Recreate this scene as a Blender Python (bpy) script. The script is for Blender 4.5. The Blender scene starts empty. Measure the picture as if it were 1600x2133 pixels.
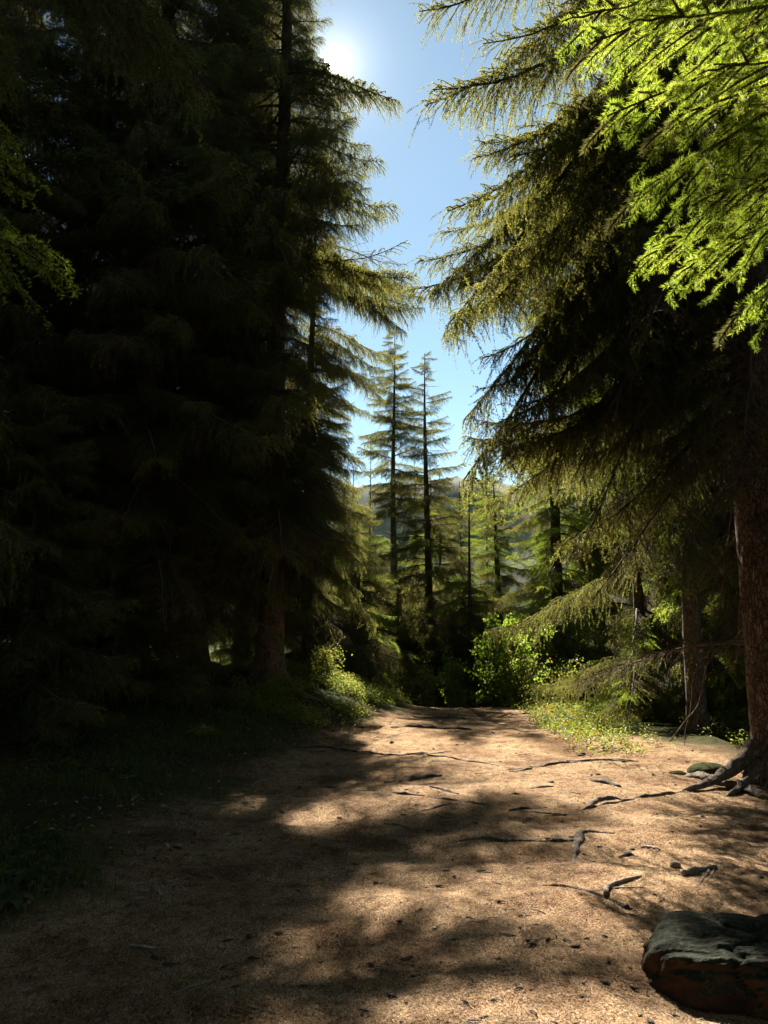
import bpy, math, random
import numpy as np
from mathutils import Vector, Matrix, Euler

R = math.radians
scene = bpy.context.scene
col = scene.collection
rng = np.random.default_rng(11)
random.seed(11)

# ------------------------------------------------------------------ camera
PITCH = R(9.7)
FPX = 1540.7                      # focal length in photograph pixels (26 mm on a 36 mm long side)
CAMZ = 1.6
SUN_EL, SUN_AZ = R(40.9), R(-4.2)  # azimuth counted from +Y towards +X
cam_d = bpy.data.cameras.new('camera'); cam = bpy.data.objects.new('camera', cam_d); col.objects.link(cam)
cam.location = (0, 0, CAMZ); cam.rotation_euler = (math.pi/2 + PITCH, 0, 0)
cam_d.sensor_fit = 'VERTICAL'; cam_d.sensor_height = 36; cam_d.lens = 26
cam_d.clip_start = 0.05; cam_d.clip_end = 20000
scene.camera = cam

# ------------------------------------------------------------------ world, sun, exposure
SUN_DIR = Vector((math.sin(SUN_AZ)*math.cos(SUN_EL), math.cos(SUN_AZ)*math.cos(SUN_EL), math.sin(SUN_EL)))
world = bpy.data.worlds.new('World'); scene.world = world; world.use_nodes = True
nt = world.node_tree; nt.nodes.clear()
def N(nt, t, **kw):
    n = nt.nodes.new(t)
    for k, v in kw.items(): setattr(n, k, v)
    return n
def L(nt, a, b): nt.links.new(a, b)
sky = N(nt, 'ShaderNodeTexSky', sky_type='NISHITA', sun_disc=False)
sky.sun_elevation = SUN_EL; sky.sun_rotation = SUN_AZ; sky.altitude = 1500; sky.air_density = 1.0; sky.dust_density = 0.15; sky.ozone_density = 1.0
bg = N(nt, 'ShaderNodeBackground'); bg.inputs['Strength'].default_value = 0.05
wb = N(nt, 'ShaderNodeMix', data_type='RGBA', blend_type='MULTIPLY'); wb.inputs[0].default_value = 1; wb.inputs[7].default_value = (.84, .88, .73, 1)   # the camera's white balance
L(nt, sky.outputs[0], wb.inputs[6]); L(nt, wb.outputs[2], bg.inputs['Color'])
# the sun itself and the bright air close round it
geo = N(nt, 'ShaderNodeTexCoord')
dot = N(nt, 'ShaderNodeVectorMath', operation='DOT_PRODUCT'); dot.inputs[1].default_value = SUN_DIR
L(nt, geo.outputs['Generated'], dot.inputs[0])
ac = N(nt, 'ShaderNodeMath', operation='ARCCOSINE', use_clamp=False); L(nt, dot.outputs['Value'], ac.inputs[0])
def emit(width, power, amp):
    d = N(nt, 'ShaderNodeMath', operation='DIVIDE'); L(nt, ac.outputs[0], d.inputs[0]); d.inputs[1].default_value = R(width)
    p = N(nt, 'ShaderNodeMath', operation='POWER'); L(nt, d.outputs[0], p.inputs[0]); p.inputs[1].default_value = power
    m = N(nt, 'ShaderNodeMath', operation='MULTIPLY'); L(nt, p.outputs[0], m.inputs[0]); m.inputs[1].default_value = -1
    e = N(nt, 'ShaderNodeMath', operation='EXPONENT'); L(nt, m.outputs[0], e.inputs[0])
    a = N(nt, 'ShaderNodeMath', operation='MULTIPLY'); L(nt, e.outputs[0], a.inputs[0]); a.inputs[1].default_value = amp
    return a
e1, e2 = emit(0.42, 3, 60.0), emit(1.4, 1.0, 0.24)
sm = N(nt, 'ShaderNodeMath', operation='ADD'); L(nt, e1.outputs[0], sm.inputs[0]); L(nt, e2.outputs[0], sm.inputs[1])
bg2 = N(nt, 'ShaderNodeBackground'); bg2.inputs['Color'].default_value = (1, .95, .86, 1); L(nt, sm.outputs[0], bg2.inputs['Strength'])
add = N(nt, 'ShaderNodeAddShader'); L(nt, bg.outputs[0], add.inputs[0]); L(nt, bg2.outputs[0], add.inputs[1])
wo = N(nt, 'ShaderNodeOutputWorld'); L(nt, add.outputs[0], wo.inputs['Surface'])

sun_d = bpy.data.lights.new('sun', 'SUN'); sun_d.energy = 5.0; sun_d.angle = R(0.53); sun_d.color = (1, .93, .82)
sun = bpy.data.objects.new('sun', sun_d); col.objects.link(sun)
sun.rotation_euler = SUN_DIR.to_track_quat('Z', 'Y').to_euler()
sun.location = (0, 0, 40)

scene.view_settings.view_transform = 'Standard'; scene.view_settings.look = 'None'
scene.view_settings.exposure = 2.3; scene.view_settings.gamma = 1.0; scene.view_settings.use_curve_mapping = False
scene.render.engine = 'CYCLES'
cy = scene.cycles
cy.max_bounces = 6; cy.diffuse_bounces = 4; cy.glossy_bounces = 2; cy.transmission_bounces = 5; cy.transparent_max_bounces = 4
cy.sample_clamp_indirect = 8.0; cy.use_denoising = True; cy.denoiser = 'OPENIMAGEDENOISE'
cy.caustics_reflective = False; cy.caustics_refractive = False

# ------------------------------------------------------------------ geometry helpers
def hash2(ix, iy, seed):
    h = (ix.astype(np.int64)*374761393 + iy.astype(np.int64)*668265263 + seed*982451653) & 0x7fffffff
    h = ((h ^ (h >> 13))*1274126177) & 0x7fffffff
    return ((h ^ (h >> 16)) & 0xffff)/65535.0
def vnoise(x, y, seed=0):
    x = np.asarray(x, float); y = np.asarray(y, float)
    ix = np.floor(x); iy = np.floor(y); fx = x-ix; fy = y-iy
    fx = fx*fx*(3-2*fx); fy = fy*fy*(3-2*fy)
    a = hash2(ix, iy, seed); b = hash2(ix+1, iy, seed); c = hash2(ix, iy+1, seed); d = hash2(ix+1, iy+1, seed)
    return (a*(1-fx)+b*fx)*(1-fy) + (c*(1-fx)+d*fx)*fy - .5
def fbm(x, y, seed, octaves=4):
    s = 0; a = 1
    for k in range(octaves):
        s = s + a*vnoise(np.asarray(x)*2**k, np.asarray(y)*2**k, seed+k*17); a *= .5
    return s
def splus(v, k):
    return np.logaddexp(0, np.asarray(v, float)/k)*k

PL_Y = [0, 3.5, 5, 7, 9, 11, 14, 17, 20, 40]
PL_X = [-2.6, -2.4, -1.8, -2.0, -1.9, -1.3, -.4, .55, .9, 1.0]
PR_X = [6, 6, 6, 6, 6, 4.6, 3.4, 4.0, 4.0, 3.0]
def ground_h(x, y, fine=True):
    x = np.asarray(x, float); y = np.asarray(y, float)
    d = splus(y-18.6, .9)
    h = -400*(1-np.exp(-.22*d/400))
    xl = np.interp(y, PL_Y, PL_X)
    near = np.interp(y, [0, 6, 11, 14, 17.5, 20, 25, 60], [.08, .11, .18, .36, .42, .3, .2, .05])
    b = near*splus(xl+.05-x, .25); h = h + 1.1*np.tanh(b/1.1)
    h = h + np.minimum(.06*splus(x-5.5, .6), 1.5)
    h = h + .10*vnoise(x/3.1, y/3.1, 3) * np.clip((y-1)/4, 0, 1)
    if fine:
        h = h + .055*vnoise(x/.9, y/.6, 5) + .034*vnoise(x/.36, y/.26, 7) + .014*vnoise(x/.13, y/.1, 9)
    return h
def gh(x, y): return float(ground_h(x, y))

def ray(px, py):
    xc = (px-800)/FPX; yc = (1066.5-py)/FPX
    return np.array([xc, math.cos(PITCH)-yc*math.sin(PITCH), math.sin(PITCH)+yc*math.cos(PITCH)])
def at(px, py, Y):
    d = ray(px, py); return np.array([0, 0, CAMZ]) + d*(Y/d[1])
def on_ground(px, py):
    d = ray(px, py); d = d/np.linalg.norm(d); t = 2.0; p = None
    while t < 60:
        p = np.array([0, 0, CAMZ]) + d*t
        if p[2] <= gh(p[0], p[1]): break
        t += .02
    return p
def project(p):
    x, y, z = p[0], p[1], p[2]-CAMZ
    yf = y*math.cos(PITCH)+z*math.sin(PITCH); zu = -y*math.sin(PITCH)+z*math.cos(PITCH)
    if yf < .05: return None
    return 800+FPX*x/yf, 1066.5-FPX*zu/yf

class Geo:
    def __init__(s): s.v = []; s.f = []; s.m = []; s.t = []; s.n = 0
    def add(s, v, f, mat=0, tint=None):
        v = np.asarray(v, np.float32).reshape(-1, 3); f = np.asarray(f, np.int64).reshape(-1, 3)
        s.v.append(v); s.f.append(f+s.n); s.m.append(np.full(len(f), mat, np.int32))
        if tint is None: tint = np.zeros((len(v), 3), np.float32)
        tint = np.asarray(tint, np.float32)
        if tint.ndim == 1: tint = np.tile(tint, (len(v), 1))
        s.t.append(tint); s.n += len(v)
    def mesh(s, name, mats, smooth=False):
        v = np.concatenate(s.v); f = np.concatenate(s.f); m = np.concatenate(s.m); t = np.concatenate(s.t)
        me = bpy.data.meshes.new(name)
        me.vertices.add(len(v)); me.vertices.foreach_set('co', v.ravel())
        me.loops.add(len(f)*3); me.loops.foreach_set('vertex_index', f.ravel().astype(np.int32))
        me.polygons.add(len(f)); me.polygons.foreach_set('loop_start', np.arange(0, len(f)*3, 3, dtype=np.int32))
        for k in mats: me.materials.append(k)
        me.polygons.foreach_set('material_index', m)
        if smooth: me.polygons.foreach_set('use_smooth', np.ones(len(f), bool))
        at_ = me.attributes.new('tint', 'FLOAT_COLOR', 'POINT')
        at_.data.foreach_set('color', np.concatenate([t, np.ones((len(t), 1), np.float32)], 1).ravel())
        me.update(calc_edges=True)
        return me
    def obj(s, name, mats, parent=None, smooth=False):
        o = bpy.data.objects.new(name, s.mesh(name, mats, smooth)); col.objects.link(o)
        if parent: o.parent = parent
        return o
def tag(o, label=None, cat=None, group=None, kind=None):
    for k, v in (('label', label), ('category', cat), ('group', group), ('kind', kind)):
        if v: o[k] = v
    return o
def empty(name, loc):
    o = bpy.data.objects.new(name, None); col.objects.link(o); o.location = loc; o.empty_display_size = .2; return o

def unit(v): return v/np.maximum(np.linalg.norm(v, axis=-1, keepdims=True), 1e-9)
def perp_frames(t):
    t = unit(t); a = np.where(np.abs(t[:, 2:3]) < .9, np.array([[0, 0, 1.]]), np.array([[1., 0, 0]]))
    n = unit(np.cross(t, a)); b = np.cross(t, n); return t, n, b
def tube(pts, rad, k=6, cap=True, jit=0, seed=0):
    pts = np.asarray(pts, float); n = len(pts); rad = np.broadcast_to(np.asarray(rad, float), (n,))
    tan = np.gradient(pts, axis=0); t, nn, b = perp_frames(tan)
    ref = nn[0]
    for i in range(n):                      # carry the frame along without twist
        ref = ref - t[i]*ref.dot(t[i]); ref = ref/max(np.linalg.norm(ref), 1e-9); nn[i] = ref; b[i] = np.cross(t[i], ref)
    a = np.arange(k)/k*2*math.pi
    ring = np.cos(a)[None, :, None]*nn[:, None, :] + np.sin(a)[None, :, None]*b[:, None, :]
    r = rad[:, None]*np.ones((1, k))
    if jit: r = r*(1+jit*fbm(np.arange(n)[:, None]*.55+a[None]*0, a[None]*1.3+np.zeros((n, 1)), seed, 2)*2)
    v = (pts[:, None, :]+ring*r[:, :, None]).reshape(-1, 3)
    f = []
    i, j = np.meshgrid(np.arange(n-1), np.arange(k), indexing='ij'); i = i.ravel(); j = j.ravel(); j2 = (j+1) % k
    f = np.concatenate([np.stack([i*k+j, i*k+j2, (i+1)*k+j2], 1), np.stack([i*k+j, (i+1)*k+j2, (i+1)*k+j], 1)])
    if cap:
        v = np.concatenate([v, pts[:1], pts[-1:]]); c0, c1 = n*k, n*k+1; jj = np.arange(k); jn = (jj+1) % k
        f = np.concatenate([f, np.stack([np.full(k, c0), jn, jj], 1), np.stack([np.full(k, c1), (n-1)*k+jj, (n-1)*k+jn], 1)])
    return v, f
def resample(pts, n):
    pts = np.asarray(pts, float); d = np.r_[0, np.cumsum(np.linalg.norm(np.diff(pts, axis=0), axis=1))]
    s = np.linspace(0, d[-1], n)
    return np.stack([np.interp(s, d, pts[:, k]) for k in range(3)], 1)
def smooth_line(pts, n):
    p = np.asarray(pts, float)
    for _ in range(2):
        q = [p[0]]
        for a, b in zip(p[:-1], p[1:]): q += [a*.75+b*.25, a*.25+b*.75]
        q.append(p[-1]); p = np.array(q)
    return resample(p, n)

# ------------------------------------------------------------------ materials
def new_mat(name):
    m = bpy.data.materials.new(name); m.use_nodes = True; m.node_tree.nodes.clear(); return m, m.node_tree
def ramp(nt, fac, stops):
    r = N(nt, 'ShaderNodeValToRGB'); e = r.color_ramp.elements
    while len(e) < len(stops): e.new(.5)
    for k, (p, c) in enumerate(stops): e[k].position = p; e[k].color = (*c, 1)
    L(nt, fac, r.inputs['Fac']); return r
def mixc(nt, fac, a, b, mode='MIX'):
    m = N(nt, 'ShaderNodeMix', data_type='RGBA', blend_type=mode)
    for sock, val in ((m.inputs[0], fac), (m.inputs[6], a), (m.inputs[7], b)):
        if hasattr(val, 'is_linked') or hasattr(val, 'links'): L(nt, val, sock)
        else: sock.default_value = val if not isinstance(val, tuple) else (*val, 1)
    return m.outputs[2]

def leaf_mat(name, refl, trans, refl2, trans2, dead=(.10, .065, .035), gloss=.05, rough=.35, tmix=.5):
    """thin leaf: tint.r browns it, tint.g moves it from the dark to the light colour"""
    m, t = new_mat(name)
    a = N(t, 'ShaderNodeAttribute', attribute_name='tint'); sp = N(t, 'ShaderNodeSeparateColor'); L(t, a.outputs['Color'], sp.inputs[0])
    oi = N(t, 'ShaderNodeObjectInfo')
    mul = N(t, 'ShaderNodeMath', operation='MULTIPLY_ADD'); L(t, oi.outputs['Random'], mul.inputs[0]); mul.inputs[1].default_value = .35; mul.inputs[2].default_value = -.12
    ad = N(t, 'ShaderNodeMath', operation='ADD', use_clamp=True); L(t, sp.outputs[1], ad.inputs[0]); L(t, mul.outputs[0], ad.inputs[1])
    c1 = mixc(t, sp.outputs[0], mixc(t, ad.outputs[0], refl, refl2), dead)
    c2 = mixc(t, sp.outputs[0], mixc(t, ad.outputs[0], trans, trans2), tuple(k*1.1 for k in dead))
    d = N(t, 'ShaderNodeBsdfDiffuse'); L(t, c1, d.inputs['Color'])
    tr = N(t, 'ShaderNodeBsdfTranslucent'); L(t, c2, tr.inputs['Color'])
    mx = N(t, 'ShaderNodeMixShader'); mx.inputs[0].default_value = tmix; L(t, d.outputs[0], mx.inputs[1]); L(t, tr.outputs[0], mx.inputs[2])
    g = N(t, 'ShaderNodeBsdfGlossy'); g.inputs['Roughness'].default_value = rough; g.inputs['Color'].default_value = (.9, .95, 1, 1)
    fr = N(t, 'ShaderNodeLayerWeight'); fr.inputs['Blend'].default_value = .25
    fm = N(t, 'ShaderNodeMath', operation='MULTIPLY'); L(t, fr.outputs['Fresnel'], fm.inputs[0]); fm.inputs[1].default_value = gloss*4
    mg = N(t, 'ShaderNodeMixShader'); L(t, fm.outputs[0], mg.inputs[0]); L(t, mx.outputs[0], mg.inputs[1]); L(t, g.outputs[0], mg.inputs[2])
    o = N(t, 'ShaderNodeOutputMaterial'); L(t, mg.outputs[0], o.inputs['Surface'])
    return m
M_NEEDLE = leaf_mat('spruce_needles', (.04, .060, .022), (.17, .185, .035), (.075, .095, .032), (.42, .39, .06), dead=(.15, .11, .068), gloss=.014, rough=.5, tmix=.5)
M_NEEDLE_YOUNG = leaf_mat('young_spruce_needles', (.065, .12, .02), (.32, .46, .03), (.11, .16, .03), (.56, .64, .07), gloss=.012, rough=.4, tmix=.55)
M_LEAF = leaf_mat('broad_leaves', (.055, .10, .02), (.15, .25, .02), (.09, .13, .03), (.30, .38, .04), dead=(.35, .20, .05), gloss=.014, tmix=.55)
M_BILBERRY = leaf_mat('bilberry_leaves', (.07, .11, .02), (.15, .19, .02), (.11, .13, .03), (.27, .29, .04), dead=(.40, .16, .04), gloss=.012, rough=.5, tmix=.5)
M_GRASS = leaf_mat('grass_blades', (.04, .065, .015), (.10, .15, .02), (.07, .085, .022), (.18, .22, .04), dead=(.16, .12, .06), gloss=.006, rough=.6)
M_DRYLEAF = leaf_mat('dry_leaves', (.20, .14, .08), (.12, .08, .04), (.34, .26, .17), (.16, .11, .06), dead=(.12, .08, .05), gloss=.012, rough=.6, tmix=.3)

def bark_mat(name, c0, c1, c2, scale=1.0, bump=.6, moss=0.0):
    m, t = new_mat(name)
    tc = N(t, 'ShaderNodeTexCoord'); mp = N(t, 'ShaderNodeMapping'); mp.inputs['Scale'].default_value = (1, 1, .45); L(t, tc.outputs['Object'], mp.inputs[0])
    vo = N(t, 'ShaderNodeTexVoronoi', feature='DISTANCE_TO_EDGE'); vo.inputs['Scale'].default_value = 22*scale
    no = N(t, 'ShaderNodeTexNoise'); no.inputs['Scale'].default_value = 9*scale; no.inputs['Detail'].default_value = 8; no.inputs['Roughness'].default_value = .65; L(t, mp.outputs[0], no.inputs['Vector'])
    wv = mixc(t, .12, mp.outputs[0], no.outputs['Color'], 'ADD'); L(t, wv, vo.inputs['Vector'])
    cr = ramp(t, no.outputs[0], [(.3, c0), (.5, c1), (.72, c2)])
    ed = ramp(t, vo.outputs['Distance'], [(0, (.25, .25, .25)), (.16, (1, 1, 1))])
    c = mixc(t, 1.0, cr.outputs[0], ed.outputs[0], 'MULTIPLY')
    if moss:
        n2 = N(t, 'ShaderNodeTexNoise'); n2.inputs['Scale'].default_value = 3.5; n2.inputs['Detail'].default_value = 6; L(t, tc.outputs['Object'], n2.inputs['Vector'])
        mr = ramp(t, n2.outputs[0], [(.55-.15*moss, (0, 0, 0)), (.72-.1*moss, (1, 1, 1))])
        c = mixc(t, mr.outputs[0], c, (.06, .075, .025))
    p = N(t, 'ShaderNodeBsdfPrincipled'); L(t, c, p.inputs['Base Color']); p.inputs['Roughness'].default_value = .85; p.inputs['Specular IOR Level'].default_value = .25
    b = N(t, 'ShaderNodeBump'); b.inputs['Strength'].default_value = bump; b.inputs['Distance'].default_value = .02
    ah = N(t, 'ShaderNodeMath', operation='MULTIPLY_ADD'); L(t, no.outputs[0], ah.inputs[0]); ah.inputs[1].default_value = .7; L(t, ed.outputs[0], ah.inputs[2])
    L(t, ah.outputs[0], b.inputs['Height']); L(t, b.outputs[0], p.inputs['Normal'])
    o = N(t, 'ShaderNodeOutputMaterial'); L(t, p.outputs[0], o.inputs['Surface'])
    return m
M_BARK = bark_mat('spruce_bark', (.055, .038, .028), (.13, .088, .062), (.22, .16, .12), moss=.25)
M_BARKNEAR = bark_mat('spruce_bark_reddish', (.07, .045, .032), (.16, .10, .068), (.26, .185, .14), scale=1.1, bump=.9)
M_TWIG = bark_mat('spruce_twig', (.06, .04, .028), (.11, .075, .05), (.17, .125, .09), scale=2.5, bump=.3)
M_ROOT = bark_mat('root_bark', (.10, .072, .05), (.20, .15, .105), (.36, .28, .21), scale=2.2, bump=.8)
M_ROOTDARK = bark_mat('dark_root_bark', (.05, .036, .026), (.10, .07, .048), (.18, .13, .09), scale=2.2, bump=.8, moss=.2)
M_STICK = bark_mat('weathered_wood', (.16, .12, .085), (.30, .235, .17), (.46, .38, .29), scale=4, bump=.4)

def ground_mat():
    m, t = new_mat('forest_ground')
    a = N(t, 'ShaderNodeAttribute', attribute_name='tint'); sp = N(t, 'ShaderNodeSeparateColor'); L(t, a.outputs['Color'], sp.inputs[0])
    tc = N(t, 'ShaderNodeTexCoord')
    def noise(s, d=4, r=.6, vec=None):
        n = N(t, 'ShaderNodeTexNoise'); n.inputs['Scale'].default_value = s; n.inputs['Detail'].default_value = d; n.inputs['Roughness'].default_value = r; L(t, vec or tc.outputs['Object'], n.inputs['Vector']); return n
    n1, n2, n3 = noise(1.3, 5), noise(9, 5), noise(70, 4, .7)
    vo = N(t, 'ShaderNodeTexVoronoi'); vo.inputs['Scale'].default_value = 165; 
    mp = N(t, 'ShaderNodeMapping'); mp.inputs['Scale'].default_value = (1, .45, 1); mp.inputs['Rotation'].default_value = (0, 0, .5); L(t, tc.outputs['Object'], mp.inputs[0])
    wv = mixc(t, .03, mp.outputs[0], n2.outputs['Color'], 'ADD'); L(t, wv, vo.inputs['Vector'])
    sv = N(t, 'ShaderNodeSeparateColor'); L(t, vo.outputs['Color'], sv.inputs[0])
    chips = ramp(t, sv.outputs[0], [(0, (.10, .058, .03)), (.22, (.26, .165, .088)), (.75, (.40, .27, .15)), (1, (.58, .42, .26))])
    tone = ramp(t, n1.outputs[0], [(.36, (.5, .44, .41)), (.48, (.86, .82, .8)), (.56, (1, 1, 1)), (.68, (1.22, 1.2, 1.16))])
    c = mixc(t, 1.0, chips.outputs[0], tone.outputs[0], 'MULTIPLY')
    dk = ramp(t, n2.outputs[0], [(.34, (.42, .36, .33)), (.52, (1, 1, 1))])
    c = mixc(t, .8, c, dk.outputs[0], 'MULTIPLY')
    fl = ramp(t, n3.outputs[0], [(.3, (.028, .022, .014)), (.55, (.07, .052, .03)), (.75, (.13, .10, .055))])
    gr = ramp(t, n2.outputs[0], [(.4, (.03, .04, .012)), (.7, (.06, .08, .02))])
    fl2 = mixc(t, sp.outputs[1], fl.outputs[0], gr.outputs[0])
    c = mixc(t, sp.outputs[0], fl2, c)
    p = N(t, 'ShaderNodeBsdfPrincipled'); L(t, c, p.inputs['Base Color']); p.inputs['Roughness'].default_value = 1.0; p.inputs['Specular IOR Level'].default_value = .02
    b = N(t, 'ShaderNodeBump'); b.inputs['Strength'].default_value = 1.0; b.inputs['Distance'].default_value = .02
    h1 = N(t, 'ShaderNodeMath', operation='MULTIPLY_ADD'); L(t, n3.outputs[0], h1.inputs[0]); h1.inputs[1].default_value = .8; L(t, sv.outputs[1], h1.inputs[2])
    b2 = N(t, 'ShaderNodeBump'); b2.inputs['Strength'].default_value = .6; b2.inputs['Distance'].default_value = .05; L(t, n2.outputs[0], b2.inputs['Height'])
    L(t, h1.outputs[0], b.inputs['Height']); L(t, b2.outputs[0], b.inputs['Normal']); L(t, b.outputs[0], p.inputs['Normal'])
    o = N(t, 'ShaderNodeOutputMaterial'); L(t, p.outputs[0], o.inputs['Surface'])
    return m
M_GROUND = ground_mat()
def plain_mat(name, c0, c1, s=.01):
    m, t = new_mat(name)
    tc = N(t, 'ShaderNodeTexCoord'); n = N(t, 'ShaderNodeTexNoise'); n.inputs['Scale'].default_value = s; n.inputs['Detail'].default_value = 8; L(t, tc.outputs['Object'], n.inputs['Vector'])
    c = ramp(t, n.outputs[0], [(.35, c0), (.65, c1)])
    p = N(t, 'ShaderNodeBsdfPrincipled'); L(t, c.outputs[0], p.inputs['Base Color']); p.inputs['Roughness'].default_value = 1; p.inputs['Specular IOR Level'].default_value = .05
    if s > 1:
        n2 = N(t, 'ShaderNodeTexNoise'); n2.inputs['Scale'].default_value = s*9; n2.inputs['Detail'].default_value = 6; L(t, tc.outputs['Object'], n2.inputs['Vector'])
        b = N(t, 'ShaderNodeBump'); b.inputs['Strength'].default_value = 1; b.inputs['Distance'].default_value = .03; L(t, n2.outputs[0], b.inputs['Height']); L(t, b.outputs[0], p.inputs['Normal'])
    o = N(t, 'ShaderNodeOutputMaterial'); L(t, p.outputs[0], o.inputs['Surface']); return m
M_HILL = plain_mat('far_mountain_slopes', (.05, .075, .04), (.17, .16, .13), .004)

# ------------------------------------------------------------------ ground and far mountains
def graded(lo, hi, step, far, q=1.12):
    a = list(np.arange(lo, hi+1e-6, step)); s = step; x = hi
    while x < far: s *= q; x += s; a.append(x)
    s = step; x = lo; b = []
    while x > -far: s *= q; x -= s; b.append(x)
    return np.array(b[::-1]+a)
gx = graded(-6.5, 8, .05, 6000); gy = graded(2.2, 19.6, .05, 6000)
X, Y = np.meshgrid(gx, gy)
Z = ground_h(X, Y)
nx, ny = len(gx), len(gy)
idx = np.arange(nx*ny).reshape(ny, nx)
f = np.concatenate([np.stack([idx[:-1, :-1], idx[:-1, 1:], idx[1:, 1:]], -1).reshape(-1, 3), np.stack([idx[:-1, :-1], idx[1:, 1:], idx[1:, :-1]], -1).reshape(-1, 3)])
xl = np.interp(Y, PL_Y, PL_X); xr = np.interp(Y, PL_Y, PR_X)
wob = .55*fbm(X/.8, Y/.8, 41, 4)
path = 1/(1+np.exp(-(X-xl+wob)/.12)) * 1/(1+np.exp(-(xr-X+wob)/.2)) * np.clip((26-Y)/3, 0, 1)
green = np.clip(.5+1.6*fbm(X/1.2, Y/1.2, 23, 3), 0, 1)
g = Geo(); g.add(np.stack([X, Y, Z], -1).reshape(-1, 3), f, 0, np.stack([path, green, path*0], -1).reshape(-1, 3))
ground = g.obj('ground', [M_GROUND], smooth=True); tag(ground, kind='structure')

hx = np.linspace(-9000, 9000, 150); hy = np.linspace(2600, 9000, 50)
X, Y = np.meshgrid(hx, hy)
ridge = np.exp(-((Y-5600)/1700)**2)
Zm = -430 + ridge*(1350 + 700*fbm(X/2600+3, Y/2600, 61, 5)) + 90*fbm(X/400, Y/400, 71, 3)*ridge
idx = np.arange(150*50).reshape(50, 150)
f = np.concatenate([np.stack([idx[:-1, :-1], idx[:-1, 1:], idx[1:, 1:]], -1).reshape(-1, 3), np.stack([idx[:-1, :-1], idx[1:, 1:], idx[1:, :-1]], -1).reshape(-1, 3)])
g = Geo(); g.add(np.stack([X, Y, Zm], -1).reshape(-1, 3), f)
tag(g.obj('mountain', [M_HILL], smooth=True), kind='structure')

# ------------------------------------------------------------------ spruce boughs (shared meshes)
def needles(polys, density, ln, wd, tints, rs, diamond=False, spread=55):
    """thin triangles all round each twig; polys: list of (n,3) arrays"""
    P, T, C = [], [], []
    for pl, tn in zip(polys, tints):
        seg = np.diff(pl, axis=0); sl = np.linalg.norm(seg, axis=1); tot = sl.sum()
        k = rs.poisson(tot*density)
        if k == 0: continue
        s = rs.random(k)*tot; cs = np.r_[0, np.cumsum(sl)]; i = np.clip(np.searchsorted(cs, s)-1, 0, len(sl)-1)
        P.append(pl[i]+seg[i]*((s-cs[i])/sl[i])[:, None]); T.append(seg[i]); C.append(np.tile(tn, (k, 1)))
    P = np.concatenate(P); T = np.concatenate(T); C = np.concatenate(C); n = len(P)
    t, nn, b = perp_frames(T)
    ph = rs.random(n)*2*math.pi; sp = np.radians(spread + rs.normal(0, 12, n))
    side = np.cos(ph)[:, None]*nn + np.sin(ph)[:, None]*b
    d = np.cos(sp)[:, None]*t + np.sin(sp)[:, None]*side; d[:, 2] += .15; d = unit(d)
    w = unit(np.cross(d, rs.normal(size=(n, 3))))
    ll = (ln*(.7+.6*rs.random(n)))[:, None]
    hw = w*(wd*.5)
    C = np.clip(C + rs.normal(0, .06, (n, 1))*np.array([[0, 1, 0]]), 0, 1)
    if diamond:
        v = np.stack([P, P+d*ll*.4+hw, P+d*ll, P+d*ll*.4-hw], 1).reshape(-1, 3)
        q = np.arange(n)[:, None]*4; f = np.concatenate([q+[0, 1, 2], q+[0, 2, 3]]); c = np.repeat(C, 4, 0)
    else:
        v = np.stack([P-hw, P+hw, P+d*ll], 1).reshape(-1, 3); f = np.arange(n*3).reshape(-1, 3); c = np.repeat(C, 3, 0)
    return v, f, c
def ribbon_twigs(g, polys, r, mat, tint=(0, 0, 0)):
    for pl in polys:
        v, f = tube(pl, np.linspace(r, r*.5, len(pl)), 3, cap=False); g.add(v, f, mat, np.array(tint))

def limb_line(Lb, sag, tip, rs, n=16):
    t = np.linspace(0, 1, n)
    z = -sag*Lb*t**1.5 + tip*Lb*np.maximum(0, t-.6)**2
    y = .04*Lb*np.cumsum(rs.normal(0, .35, n))/math.sqrt(n); y -= y[0]
    x = Lb*t*(1-.12*sag*t)
    z = z + .012*Lb*np.cumsum(rs.normal(0, .5, n))/math.sqrt(n)
    return np.stack([x, y, z], 1)

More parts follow.
